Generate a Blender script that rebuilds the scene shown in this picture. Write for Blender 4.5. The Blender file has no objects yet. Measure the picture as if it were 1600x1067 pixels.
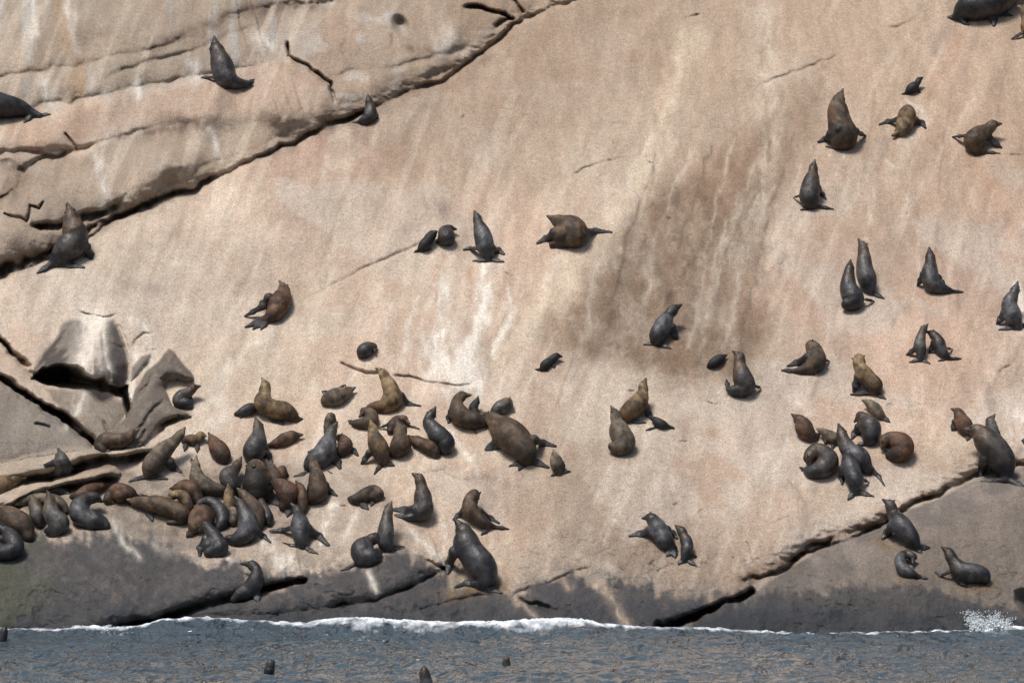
import bpy, math, random
import numpy as np

# ------------------------------------------------------------------ camera, sky, sun, exposure
scene = bpy.context.scene
COL = scene.collection
random.seed(4)

F_PX = 5400.0            # focal length in pixels of the 1600 wide photograph
PITCH = math.atan((715.0 - 533.5) / F_PX)
CAM = np.array((0.0, 0.0, 3.0))
cam_data = bpy.data.cameras.new("camera")
cam_data.sensor_width = 36.0
cam_data.lens = 36.0 * F_PX / 1600.0
cam_data.clip_start = 0.5
cam_data.clip_end = 3000.0
cam = bpy.data.objects.new("camera", cam_data)
cam.location = tuple(CAM)
cam.rotation_euler = (math.pi / 2 + PITCH, 0, 0)
COL.objects.link(cam)
scene.camera = cam

SUN_ELEV, SUN_AZ = math.radians(63), math.radians(-38)   # azimuth measured from straight behind the camera, to the left
world = bpy.data.worlds.new("World")
scene.world = world
world.use_nodes = True
wn = world.node_tree.nodes
wl = world.node_tree.links
wn.clear()
sky = wn.new("ShaderNodeTexSky")
sky.sky_type = 'NISHITA'
sky.sun_disc = False
sky.sun_elevation = SUN_ELEV
sky.sun_rotation = math.radians(180) + SUN_AZ * -1
sky.air_density = 1.0
sky.dust_density = 3.5
sky.ozone_density = 0.6
bg = wn.new("ShaderNodeBackground")
bg.inputs["Strength"].default_value = 0.095
out = wn.new("ShaderNodeOutputWorld")
wl.new(sky.outputs[0], bg.inputs[0])
wl.new(bg.outputs[0], out.inputs[0])

sd = bpy.data.lights.new("sun", 'SUN')
sd.energy = 3.6
sd.angle = math.radians(17)
sd.color = (1.0, 0.96, 0.92)
sun = bpy.data.objects.new("sun", sd)
sun_from = (math.sin(SUN_AZ) * math.cos(SUN_ELEV), -math.cos(SUN_AZ) * math.cos(SUN_ELEV), math.sin(SUN_ELEV))
from mathutils import Vector
sun.rotation_euler = Vector(sun_from).to_track_quat('Z', 'Y').to_euler()
sun.location = (0, 0, 40)
COL.objects.link(sun)

scene.view_settings.view_transform = 'Standard'
scene.view_settings.look = 'None'
scene.view_settings.gamma = 1.0
scene.view_settings.exposure = 0.0

# ------------------------------------------------------------------ geometry of rays
CA, SA = math.cos(PITCH), math.sin(PITCH)
SLOPE = math.tan(math.radians(41))
SHORE = 60.0

def ray_y(px, py, Y):
    """world point on the line of sight of a photograph position, at distance Y"""
    u = (px - 800.0) / F_PX
    v = -(py - 533.5) / F_PX
    t = Y / (CA - v * SA)
    return np.stack([t * u, Y + 0 * t, CAM[2] + t * (SA + v * CA)], axis=-1)

def plane_y(py):
    v = -(py - 533.5) / F_PX
    cy, cz = CA - v * SA, SA + v * CA
    t = (SHORE * SLOPE + 3.0) / (cy * SLOPE - cz)
    return t * cy

# ------------------------------------------------------------------ noise
_rs = np.random.RandomState(11)
_tab = _rs.rand(256, 256).astype(np.float32)

def vnoise(x, y, seed=0):
    x = x + seed * 17.37; y = y + seed * 9.71
    xi = np.floor(x).astype(np.int64); yi = np.floor(y).astype(np.int64)
    fx = (x - xi).astype(np.float32); fy = (y - yi).astype(np.float32)
    fx = fx * fx * (3 - 2 * fx); fy = fy * fy * (3 - 2 * fy)
    x0 = xi & 255; x1 = (xi + 1) & 255; y0 = yi & 255; y1 = (yi + 1) & 255
    a = _tab[x0, y0]; b = _tab[x1, y0]; c = _tab[x0, y1]; d = _tab[x1, y1]
    return (a + (b - a) * fx) * (1 - fy) + (c + (d - c) * fx) * fy

def fbm(x, y, octv=4, seed=0, gain=0.5):
    s = 0; a = 1.0; tot = 0
    for o in range(octv):
        ca_, sa_ = math.cos(.7 + o * 1.9), math.sin(.7 + o * 1.9)
        s = s + a * vnoise((x * ca_ - y * sa_) * 2.03 ** o, (x * sa_ + y * ca_) * 2.03 ** o, seed + o * 3.1)
        tot += a; a *= gain
    return s / tot            # 0..1

def sm(x, a, b):
    t = np.clip((x - a) / (b - a), 0, 1)
    return t * t * (3 - 2 * t)

# ------------------------------------------------------------------ the rock, as one relief of sight distances
def axis(lo, a, b, hi, step, grow=1.07):
    mid = list(np.arange(a, b + step * .5, step))
    up = []; s = step; v = mid[-1]
    while v < hi:
        s *= grow; v += s; up.append(v)
    dn = []; s = step; v = mid[0]
    while v > lo:
        s *= grow; v -= s; dn.append(v)
    return np.array(dn[::-1] + mid + up)

XS = axis(-1500, -12, 1612, 3100, 1.75)
YS = axis(-700, -10, 1000, 1045, 1.65)
PX, PY = np.meshgrid(XS, YS, indexing='ij')
DY = np.zeros_like(PX)                    # metres added to the distance

def window(pts, pad):
    pts = np.array(pts, float)
    i0, i1 = np.searchsorted(XS, [pts[:, 0].min() - pad, pts[:, 0].max() + pad])
    j0, j1 = np.searchsorted(YS, [pts[:, 1].min() - pad, pts[:, 1].max() + pad])
    return slice(max(i0, 0), i1), slice(max(j0, 0), j1)

def line_dist(pts, X, Y):
    """distance, signed distance (positive above/left of a line drawn left to right), and length parameter"""
    pts = np.array(pts, float)
    seg = pts[1:] - pts[:-1]
    L = np.hypot(seg[:, 0], seg[:, 1]); cum = np.concatenate([[0], np.cumsum(L)])
    best = np.full(X.shape, 1e9); sgn = np.ones(X.shape); par = np.zeros(X.shape)
    for k in range(len(seg)):
        ax, ay = pts[k]; dx, dy = seg[k] / L[k]
        t = (X - ax) * dx + (Y - ay) * dy
        tc = np.clip(t, 0, L[k])
        ex = X - ax - tc * dx; ey = Y - ay - tc * dy
        d = np.hypot(ex, ey)
        m = d < best
        best = np.where(m, d, best)
        sgn = np.where(m, np.where(ex * dy - ey * dx > 0, 1.0, -1.0), sgn)
        par = np.where(m, (cum[k] + tc), par)
    return best, sgn * best, par / cum[-1]

def jitter(pts, amp=2.0, step=9, seed=0):
    """a drawn line made uneven"""
    r = np.random.RandomState(seed + int(abs(pts[0][0]) + abs(pts[0][1])))
    outp = [pts[0]]
    for (ax, ay), (bx, by) in zip(pts[:-1], pts[1:]):
        n = max(1, int(math.hypot(bx - ax, by - ay) / step))
        for i in range(1, n + 1):
            f = i / n
            j = amp * (1 if i < n else .4)
            outp.append((ax + (bx - ax) * f + r.uniform(-j, j), ay + (by - ay) * f + r.uniform(-j, j)))
    return outp

def taper(par, ends=(.1, .1)):
    a = sm(par, 0, ends[0]) if ends[0] > 0 else 1.0
    b = 1 - sm(par, 1 - ends[1], 1) if ends[1] > 0 else 1.0
    return a * b

def groove(pts, depth, w, ends=(.1, .1), amp=2.0, rough=.5):
    global DY
    pts = jitter(pts, amp)
    W = window(pts, 6 * w)
    X, Y = PX[W], PY[W]
    wa_ = min(3.0, w * .9)
    d, s, par = line_dist(pts, X + (fbm(X / 11, Y / 11, 3, 15) - .5) * 2 * wa_, Y + (fbm(X / 11, Y / 11, 3, 16) - .5) * 2 * wa_)
    wn_ = w * (1 - rough + 2 * rough * fbm(X / 25, Y / 25, 2, 7))
    DY[W] += depth * np.exp(-(d / wn_) ** 2) * taper(par, ends) * np.clip(2.4 * fbm(X / 30, Y / 30, 3, 17) - .2, .25, 1.3)

def ledge(pts, amt, w, reach, ends=(.1, .1), amp=2.5, under=0.0, uw=4):
    """upper side of the line stands forward (amt > 0) and falls back again over `reach`; `under` cuts a shadow gap"""
    global DY
    pts = jitter(pts, amp)
    W = window(pts, reach * 2.2 + 10)
    X, Y = PX[W], PY[W]
    wa_ = 7 if amt > .2 else 4
    d, s, par = line_dist(pts, X + (fbm(X / 26, Y / 26, 3, 15, .55) - .5) * wa_ * 1.4, Y + (fbm(X / 26, Y / 26, 3, 16, .55) - .5) * wa_ * 1.4)
    tp = taper(par, ends)
    wob = np.clip(.35 + 1.3 * sm(fbm(X / 120, Y / 120, 2, 5), .28, .72), .3, 1.6)
    up = np.where(s > 0, (1 - np.exp(-s / w)) * np.exp(-(s / reach) ** 2), 0)
    DY[W] -= amt * up * tp * wob
    if under:
        DY[W] += under * np.exp(-((s + uw * .3) / uw) ** 2) * tp * np.clip(2.6 * fbm(X / 34, Y / 34, 3, 9) - .45, .12, 1.5)

def inside(poly, X, Y):
    r = np.zeros(X.shape, bool)
    n = len(poly)
    for i in range(n):
        x0, y0 = poly[i]; x1, y1 = poly[(i + 1) % n]
        if y0 == y1: continue
        c = ((y0 > Y) != (y1 > Y)) & (X < (x1 - x0) * (Y - y0) / (y1 - y0) + x0)
        r ^= c
    return r

def bulge(poly, amt, w, amp=2.0, base=0.0, tilt=(0, 0), ramp=None):
    """a rounded block standing `amt` forward inside the outline"""
    global DY
    pl = jitter(list(poly) + [poly[0]], amp)
    W = window(pl, 4)
    X, Y = PX[W], PY[W]
    d, s, par = line_dist(pl, X, Y)
    ins = inside(pl[:-1], X, Y)
    cx = sum(p[0] for p in poly) / len(poly); cy = sum(p[1] for p in poly) / len(poly)
    k_ = 1.0 if ramp is None else sm(Y, *ramp)
    DY[W] += np.where(ins, -base - amt * k_ * (1 - np.exp(-d / w)) + tilt[0] * (X - cx) + tilt[1] * (Y - cy), 0)

# broad shape: gentle swells of the slab
DY += (fbm(PX / 420, PY / 300, 3, 1) - .5) * 1.1
DY += (fbm((PX + PY * .4) / 120, (PY - PX * .2) / 70, 3, 2) - .5) * .22
# shallow flow-shaped hollows running down the slab
DY += (fbm((PX + .55 * PY) / 60, (PY - .3 * PX) / 220, 3, 6) - .5) * .16

L1 = [(-500, 640), (-200, 520), (-40, 450), (0, 432), (60, 408), (110, 388), (150, 360), (180, 343), (230, 324), (270, 303), (300, 296), (340, 272), (400, 247),
      (460, 224), (520, 192), (560, 178), (600, 160), (650, 140), (700, 120), (760, 78), (800, 40), (840, 22), (900, 0), (1000, -45), (1400, -220)]
# upper left mass stands forward of the slab
ledge(L1, .62, 34, 190, (0, .25), 2.0, .26, 4)
groove([(0, 428), (60, 404), (150, 352), (230, 318), (300, 292)], .35, 4, (0, .2))
groove([(-200, 510), (-60, 450), (0, 420), (40, 405), (75, 395)], .8, 9, (0, .3))
# terrace: foot of the wall, lip and fold below
L5 = [(-400, 260), (0, 186), (60, 166), (140, 154), (240, 130), (330, 116), (420, 98), (452, 86)]
ledge(L5, .50, 34, 90, (0, .1), 1.5, .03, 5)
ledge([(-400, 300), (0, 240), (60, 236), (120, 236), (180, 214), (250, 199), (330, 188), (360, 192)], .32, 16, 55, (0, .3), 1.5, .12, 6)
ledge([(160, 345), (200, 322), (260, 290), (310, 262), (380, 240), (430, 215), (500, 190)], .30, 24, 70, (.2, .2), 1.5, .03, 5)
L6 = [(-300, 150), (0, 118), (60, 112), (130, 100), (200, 82), (250, 74), (300, 50), (350, 30), (420, 8), (470, -20)]
ledge(L6, .42, 30, 80, (0, .1), 2, .03, 5)
ledge([(150, 128), (230, 96), (300, 80), (360, 52), (430, 30)], .20, 16, 40, (.2, .2), 2, .03, 5)
ledge([(0, 60), (120, 70), (220, 50), (330, 0)], .10, 20, 40, (0, .2), 4)
# lobed boulder at the left end of the fold
bulge([(45, 262), (70, 242), (125, 238), (165, 262), (200, 300), (180, 322), (140, 338), (95, 352), (60, 352), (40, 340), (10, 335), (25, 300)], .26, 16)
groove([(8, 335), (42, 345), (48, 322), (62, 328), (70, 312)], .22, 2.2, (0, .1), 2)
groove([(45, 352), (75, 356), (100, 350), (150, 336), (190, 320), (200, 312)], .55, 5, (.1, .2), 2)
groove([(0, 312), (22, 300), (40, 266), (60, 250), (118, 240)], .32, 6, (0, .2), 2)
bulge([(-60, 255), (15, 246), (38, 262), (22, 298), (0, 312), (-60, 320)], -.35, 10)
groove([(100, 208), (112, 222), (122, 238)], .15, 2.0, (.1, .1), 1)
# block above the diagonal, its joints and its hole
groove([(448, 62), (452, 88), (480, 104), (498, 116), (516, 130), (521, 148), (523, 163)], .40, 2.6, (.1, .1), 1.5)
bulge([(452, 88), (450, 30), (520, 0), (560, -40), (800, -60), (840, 8), (790, 44), (700, 110), (600, 152), (523, 163), (514, 130)], .40, 46)
groove([(720, 12), (752, 12), (780, 20), (800, 30), (806, 28)], .45, 3.0, (.2, .05), 1)
groove([(795, -6), (806, 4), (814, 16), (819, 22)], .3, 2.4, (.1, .1), 1)
groove([(770, 44), (785, 34), (800, 30)], .3, 4, (.2, .1), 1.5)
d = np.hypot((PX - 626 - (PY - 40) * .25) / 11, (PY - 40) / 14)
DY += .55 * np.exp(-d ** 3)
groove([(400, 22), (440, 12), (480, 10), (545, 0)], .22, 7, (.2, .2), 2)
groove([(540, 90), (536, 74), (545, 58)], .10, 4, (.2, .2), 1)
groove([(655, 130), (690, 112), (740, 92), (770, 70)], .10, 7, (.2, .2), 2)
groove([(610, 50), (618, 80), (622, 96)], .08, 4, (.2, .2), 2)
ledge([(480, 132), (540, 112), (600, 108), (660, 92), (720, 78), (760, 60)], .14, 10, 26, (.2, .2), 3, .05, 5)

# slab: low steps and hairline joints
ledge([(455, 476), (500, 456), (560, 424), (620, 396), (665, 378), (720, 362)], .09, 6, 50, (.15, .3), 1.5, .03, 3)
groove([(365, 498), (410, 490), (440, 482), (452, 470)], .05, 1.6, (.2, .2), 1)
groove([(530, 566), (548, 574), (572, 583), (596, 582), (605, 578)], .12, 2.4, (.1, .2), 1)
groove([(612, 586), (640, 588), (664, 596), (690, 600), (712, 603), (742, 600)], .16, 2.0, (.1, .1), 1)
ledge([(520, 566), (560, 584), (610, 588), (660, 598), (712, 606), (745, 602)], .06, 5, 22, (.2, .2), 1)
ledge([(640, 740), (690, 735), (720, 752), (760, 745), (790, 750)], .05, 6, 22, (.2, .2), 2)
groove([(885, 276), (920, 262), (955, 250), (985, 243)], .06, 2.2, (.2, .3), 1)
groove([(1175, 138), (1200, 128), (1240, 112), (1300, 92), (1345, 72)], .07, 2.0, (.2, .3), 1.5)
groove([(1065, 30), (1080, 26), (1098, 23)], .10, 2.2, (.3, .3), .5)
ledge([(1378, 44), (1400, 43), (1420, 36), (1434, 26), (1440, 14), (1446, 4)], .09, 5, 20, (.2, .3), 1, .06, 3)
groove([(1012, 252), (1020, 256), (1026, 264)], .10, 1.8, (.2, .2), .5)
for pts in ([(816, 190), (820, 182), (830, 179)], [(1476, 402), (1482, 394), (1492, 393)], [(1535, 443), (1560, 446)],
            [(1555, 588), (1570, 576), (1585, 568)], [(648, 540), (655, 534), (661, 529)], [(232, 493), (238, 509)],
            [(1216, 416), (1225, 410), (1228, 418)], [(782, 424), (795, 429), (804, 434)], [(575, 478), (590, 506), (596, 484)],
            [(1230, 748), (1240, 758), (1242, 766)], [(530, 790), (543, 790)], [(526, 764), (540, 764)], [(1575, 242), (1600, 243)],
            [(735, 660), (742, 672), (746, 682)], [(1210, 815), (1228, 808), (1242, 806)], [(1090, 800), (1102, 796)],
            [(1050, 790), (1062, 785)], [(1000, 660), (1018, 655)], [(1100, 625), (1112, 631), (1125, 633)], [(1060, 690), (1075, 688)]):
    groove(pts, .045, 1.5, (.3, .3), 1.0)
rc = np.random.RandomState(77)
for _ in range(70):
    x0, y0 = rc.uniform(120, 1590), rc.uniform(60, 900)
    if y0 < 430 - .52 * x0 + 40: continue
    an = rc.choice([-.45, -.3, .15, 1.9]) + rc.uniform(-.25, .25); ln = rc.uniform(6, 26)
    groove([(x0, y0), (x0 + ln * .5 * math.cos(an), y0 + ln * .5 * math.sin(an) + rc.uniform(-2, 2)), (x0 + ln * math.cos(an), y0 + ln * math.sin(an))], rc.uniform(.015, .05), rc.uniform(1.2, 2.0), (.3, .3), 1.2)
# pale joint right of the boulders
groove([(180, 500), (190, 520), (200, 545), (206, 560)], .10, 3, (.3, .3), 1.5)
groove([(118, 486), (138, 491), (158, 495), (188, 493)], .12, 2.0, (.3, .3), 1.0)
groove([(206, 545), (212, 532), (225, 522), (245, 520)], .06, 2, (.2, .4), 1)
# white-streaked boulder and the hollow under it
B1 = [(50, 588), (58, 566), (78, 540), (92, 516), (112, 492), (128, 487), (152, 493), (176, 494), (184, 510), (192, 540), (200, 566), (201, 590), (192, 610), (170, 606), (150, 600), (120, 596), (96, 584), (74, 590)]
bulge(B1, .62, 26, 1.5, .0, (0, 0), (488, 590))
bulge([(48, 592), (66, 574), (96, 568), (122, 570), (136, 582), (150, 590), (164, 586), (172, 600), (186, 604), (200, 600), (206, 640), (198, 656), (190, 622), (170, 614), (140, 610), (105, 607), (75, 604)], -1.9, 6, 1.5)
W = window(B1, 20)
ridge_ = np.clip(1 - np.abs(PX[W] - 146) / np.where(PX[W] < 146, 88, 50), 0, 1)
dB, sB, pB = line_dist(B1 + [B1[0]], PX[W], PY[W])
DY[W] -= np.where(inside(B1, PX[W], PY[W]), .75 * ridge_ ** 1.2 * sm(PY[W], 486, 575) * sm(dB, 0, 12) + .10 * (fbm(PX[W] / 20, PY[W] / 20, 3, 48) - .5), 0)
groove([(160, 510), (162, 545), (166, 575), (176, 600)], .10, 4, (.2, .1), 1.5)
groove([(165, 535), (180, 540), (196, 544)], .05, 2, (.2, .2), 1)
# gash from the left edge, and the long rock below it
groove([(-200, 430), (-60, 490), (0, 532), (25, 556), (48, 582), (66, 596)], .9, 4.5, (0, .1), 2)
B0 = [(-60, 520), (0, 545), (30, 575), (60, 604), (80, 622), (96, 640), (60, 636), (0, 606), (-60, 570)]
bulge(B0, .16, 12)
B2 = [(-300, 420), (-60, 560), (0, 592), (36, 614), (68, 632), (100, 656), (130, 682), (152, 698), (120, 704), (60, 712), (0, 724), (-300, 760)]
bulge(B2, .50, 24, 1.5, .05)
groove([(-60, 562), (0, 592), (60, 630), (95, 650), (130, 680), (150, 696)], 1.1, 4.5, (0, .02), 2)
bulge([(82, 640), (98, 640), (125, 660), (152, 690), (146, 696), (110, 672)], -1.0, 5, 1)
groove([(52, 662), (66, 664), (82, 670)], .16, 2.2, (.2, .2), .7)
B4 = [(66, 604), (110, 608), (160, 614), (190, 626), (196, 645), (186, 668), (168, 694), (150, 690), (120, 656), (96, 640)]
bulge(B4, .22, 14, 1.5)
groove([(155, 645), (160, 656), (168, 672), (172, 690)], .12, 2.2, (.4, .1), 1)
B3 = [(262, 546), (272, 552), (284, 566), (300, 584), (303, 592), (292, 597), (278, 592), (264, 594), (256, 604), (262, 620), (268, 634), (292, 644), (300, 650), (272, 656), (244, 668), (226, 694), (180, 702), (168, 694), (178, 678), (196, 652), (203, 634), (212, 606), (228, 582), (248, 564)]
B5 = [(204, 596), (206, 574), (222, 556), (236, 552), (232, 566), (216, 584)]
bulge(B3, .30, 12, 1.5, .10)
bulge([(262, 546), (284, 566), (303, 590), (292, 597), (278, 592), (264, 594), (250, 590), (244, 572)], .16, 8, 1.0, .03)
bulge(B5, .14, 6, 1.0, .03)
groove([(206, 640), (220, 612), (236, 590), (252, 578)], .10, 4, (.2, .2), 2)
groove([(232, 668), (222, 684), (206, 698)], .10, 3, (.2, .2), 2)
groove([(262, 620), (240, 640), (215, 672), (196, 694)], .08, 3, (.2, .2), 2)
groove([(236, 690), (255, 664), (280, 652), (305, 648)], .25, 4, (.2, .2), 1.5)
# plates at the left of the haul-out
P1 = [(-200, 770), (-200, 740), (0, 722), (60, 706), (110, 696), (140, 697), (160, 706), (210, 700), (250, 690), (244, 704), (200, 716), (150, 716), (118, 728), (70, 742), (30, 752), (0, 756)]
bulge(P1, .26, 8, 1.2, .05)
ledge([(-100, 780), (0, 757), (70, 744), (118, 730), (150, 718), (200, 717), (246, 704)], .3, 7, 24, (0, .1), 1.5, .45, 7)
P2 = [(0, 790), (30, 770), (60, 752), (110, 740), (160, 728), (180, 726), (190, 738), (186, 746), (150, 752), (110, 760), (70, 766), (30, 784), (0, 796)]
bulge(P2, .28, 8, 1.2, .04)
ledge([(0, 800), (35, 784), (80, 768), (150, 755), (188, 746)], .3, 8, 18, (0, .1), 1.5, .4, 6)

# dark shore rocks
SA_ = [(-400, 860), (0, 800), (60, 828), (160, 822), (230, 815), (300, 850), (380, 868), (430, 885), (484, 899), (470, 908), (420, 918), (380, 926), (340, 940), (250, 968), (180, 985), (0, 1010), (-400, 1040)]
bulge(SA_, .6, 60, 2, .0)
ledge([(120, 1000), (180, 984), (253, 966), (323, 944), (356, 936), (408, 921), (450, 911), (484, 902)], .30, 16, 44, (0, .04), 1.5, .55, 5)
SB_ = [(484, 900), (530, 890), (560, 874), (604, 852), (636, 856), (668, 872), (704, 884), (670, 900), (625, 922), (590, 936), (536, 942), (500, 950), (430, 960), (350, 962), (300, 960), (360, 940), (420, 922)]
bulge(SB_, .26, 18, 1.5)
ledge([(500, 950), (536, 942), (588, 935), (619, 924), (660, 904), (704, 884)], .22, 12, 44, (.2, .1), 1.5, .20, 3)
groove([(665, 873), (680, 882), (700, 888)], .2, 3, (.1, .1), 1)
ledge([(640, 955), (680, 944), (730, 932), (780, 928)], .06, 6, 30, (.2, .2), 1.5, .05, 3)
ledge([(796, 932), (830, 916), (870, 905), (900, 893), (935, 880)], .08, 7, 30, (.1, .3), 1.5, .08, 3)
groove([(803, 926), (818, 938), (840, 944), (862, 953), (880, 956)], .16, 4, (.2, .3), 3)
# long open joint of the lower right
L8 = [(1148, 912), (1180, 903), (1214, 894), (1240, 874), (1268, 852), (1300, 838), (1340, 828), (1372, 816), (1398, 800), (1430, 786), (1470, 768), (1500, 754), (1530, 738), (1600, 722), (1900, 600), (2400, 500)]
ledge(L8, .30, 20, 60, (.05, 0), 2.5, .26, 4)
groove([(1225, 886), (1260, 862), (1310, 848), (1370, 824), (1410, 800), (1450, 778)], .30, 3, (.1, .3), 3)
L8b = [(1000, 992), (1040, 980), (1092, 958), (1123, 943), (1160, 930), (1182, 921)]
ledge(L8b, .34, 14, 46, (0, .05), 1.5, .5, 4)
groove([(1020, 980), (1060, 974), (1095, 958), (1130, 942)], .55, 4.5, (.1, .2), 1.5)
SC_ = [(1186, 921), (1160, 934), (1124, 950), (1090, 966), (1060, 980), (1020, 1012), (1300, 1030), (2400, 1030), (2400, 600), (1900, 640), (1602, 728), (1534, 744), (1504, 760), (1434, 792), (1402, 806), (1376, 822), (1304, 846), (1272, 860), (1244, 882), (1216, 900)]
bulge(SC_, .30, 40, 2)
bulge([(1584, 922), (1602, 918), (1700, 900), (1700, 1000), (1600, 960), (1586, 940)], -.5, 6, 2)

# shattered lip along the open joint
W = window(L8[:-2], 60)
d, s, par = line_dist(L8[:-2], PX[W], PY[W])
DY[W] += .16 * (fbm((PX[W] + PY[W]) / 18, (PY[W] - PX[W] * .4) / 9, 2, 20, .62) - .5) * np.exp(-((s - 10) / 16) ** 2)
W = window(L1[2:-2], 60)
d, s, par = line_dist(L1[2:-2], PX[W], PY[W])
DY[W] += .20 * (fbm((PX[W] + PY[W]) / 26, (PY[W] - PX[W] * .4) / 11, 3, 21, .6) - .5) * np.exp(-((s - 6) / 14) ** 2)
# medium and fine relief, rougher on the shore rocks and in the dark patch
SHORE_MASK = sm(PY + 40 * (fbm(PX / 80, PY / 80, 3, 8) - .5), 780, 900)
COARSE = sm(PX + (PY - 450) * .2, 850, 1000) * (1 - sm(PX, 1180, 1290)) * sm(PY, 230, 330) * (1 - sm(PY, 560, 640))
rough = .35 + .9 * SHORE_MASK + .7 * COARSE
DY += rough * .05 * (fbm(PX / 28, PY / 22, 3, 12, .55) - .5)
DY += rough * .035 * (fbm((PX + .4 * PY) / 13, (PY - .3 * PX) / 17, 2, 14, .55) - .5)
pit = fbm(PX / 16, PY / 11, 3, 19)
DY += .03 * sm(pit, .6, .8) * SHORE_MASK
RID = 1 - np.abs(2 * fbm((PX + PY) / 60, (PY - .4 * PX) / 26, 4, 22) - 1)
DY += .022 * sm(RID, .90, 1.0) * SHORE_MASK * sm(fbm(PX / 60, PY / 60, 2, 29), .4, .6) + .008 * sm(RID, .93, 1.0)
# upper left wall: small weathered scoops
UL = ((PX < 840) & (PY < 430)).astype(float)
DEPTH = plane_y(PY) + DY

# ------------------------------------------------------------------ colour of the rock (pigment, stains, wetness; shade painted under the upper left ledges)
def C(r, g, b): return np.array((r, g, b), np.float32)
BEIGE, PALE, PINK, BROWN = C(.400, .312, .240), C(.52, .44, .352), C(.345, .238, .180), C(.220, .158, .113)
GREYR, DARKR, WETR, RUST, WHITE = C(.30, .262, .215), C(.088, .078, .070), C(.052, .055, .060), C(.33, .19, .11), C(.66, .61, .53)
ALB = np.empty(PX.shape + (3,), np.float32); ALB[:] = BEIGE
def mixc(m, c):
    global ALB
    ALB += (c - ALB) * np.clip(m, 0, 1)[..., None].astype(np.float32)
def poly_mask(poly, soft, warp=14, seed=0):
    W = window(poly, soft * 2 + warp)
    m = np.zeros(PX.shape)
    X = PX[W] + (fbm(PX[W] / 30, PY[W] / 30, 3, 31 + seed) - .5) * 2 * warp
    Y = PY[W] + (fbm(PX[W] / 30, PY[W] / 30, 3, 51 + seed) - .5) * 2 * warp
    pl = list(poly) + [poly[0]]
    d, s, par = line_dist(pl, X, Y)
    ins = inside(poly, X, Y)
    m[W] = sm(np.where(ins, d, -d), -soft, soft)
    return m
def stroke(pts, w0, w1, col, k, breakup=.5, seed=0, amp=2):
    pts = jitter(pts, amp, 12, seed)
    W = window(pts, max(w0, w1) * 3.2 + 14)
    X, Y = PX[W], PY[W]
    d, s, par = line_dist(pts, X + (fbm(X / 14, Y / 30, 2, 71 + seed, .6) - .5) * (5 + w1 * 1.6), Y + (fbm(X / 20, Y / 20, 2, 75) - .5) * 8)
    w = w0 + (w1 - w0) * par
    nz = fbm(X / 9, Y / 18, 2, 61 + seed, .6)
    m = np.exp(-(d / (w * 1.15)) ** 1.5) * k * .85 * (1 - breakup + 2 * breakup * sm(nz, .3, .65))
    mm = np.zeros(PX.shape); mm[W] = m
    mixc(mm * 1.0, col)

n1 = fbm((PX + .5 * PY) / 150, (PY - .3 * PX) / 110, 4, 21)
n2 = fbm((PX + .45 * PY) / 34, (PY - .25 * PX) / 90, 4, 23)
n3 = fbm(PX / 46, PY / 30, 4, 25)
mixc(sm(n1, .45, .66) * .75, PINK)
mixc(sm(n2, .50, .66) * .6, PALE)
mixc(sm(n3, .52, .70) * .45, BROWN * 1.25)
mixc(sm(fbm((PX + .5 * PY) / 90, (PY - .3 * PX) / 50, 5, 26), .50, .64) * .35, GREYR * .95)
# right half is pinker and a little darker
mixc(sm(PX, 1150, 1350) * (1 - sm(PY, 560, 800)) * .62, C(.37, .262, .195))
mixc(sm(PY, 600, 800) * sm(PX, 700, 900) * .60, C(.285, .225, .172))
big = fbm((PX + .5 * PY) / 330, (PY - .4 * PX) / 210, 3, 49)
ALB *= (.84 + .34 * sm(big, .3, .7))[..., None]
mixc(sm(fbm((PX + .5 * PY) / 170, (PY - .4 * PX) / 90, 4, 50), .50, .62) * .5, C(.46, .405, .345))
mixc((1 - sm(PX, 250, 900)) * sm(PY, 260, 380) * (1 - sm(PY, 640, 760)) * .45, PALE)
# upper left ledges: greyer, olive-brown wall
m = poly_mask([(-700, 200), (0, 186), (140, 154), (240, 130), (450, 86), (470, 30), (560, -20), (900, -300), (900, -700), (-700, -700)], 14)
mixc(m * .8, C(.240, .196, .146)); mixc(m * sm(fbm(PX / 16, PY / 120, 4, 27), .5, .68) * .6, C(.33, .32, .30))
m = poly_mask([(452, 88), (470, 20), (560, -20), (800, -60), (850, 10), (790, 46), (700, 115), (600, 155), (523, 163)], 10)
mixc(m * .6, C(.27, .208, .152)); mixc(m * sm(fbm(PX / 30, PY / 22, 4, 28), .5, .7) * .6, C(.40, .37, .33))
m = poly_mask([(0, 192), (140, 160), (330, 122), (450, 96), (515, 135), (515, 185), (330, 186), (180, 210), (60, 240), (0, 240)], 10)
mixc(m * .6, C(.32, .222, .158))
m = poly_mask([(0, 250), (120, 240), (330, 190), (520, 165), (560, 175), (400, 245), (230, 320), (100, 390), (0, 430)], 10)
mixc(m * .65, C(.240, .190, .140))
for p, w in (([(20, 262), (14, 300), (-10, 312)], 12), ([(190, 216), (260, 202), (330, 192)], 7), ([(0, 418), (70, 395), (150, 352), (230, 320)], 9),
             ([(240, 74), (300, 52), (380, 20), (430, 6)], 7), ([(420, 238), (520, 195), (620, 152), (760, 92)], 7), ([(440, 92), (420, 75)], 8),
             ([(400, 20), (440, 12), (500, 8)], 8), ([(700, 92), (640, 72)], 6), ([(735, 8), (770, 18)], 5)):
    stroke(p, w * 1.3, w * 1.1, C(.135, .10, .075), .9, .3, int(p[0][0]))  # dark brown shading painted along ledge undersides, recesses and folds
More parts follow.
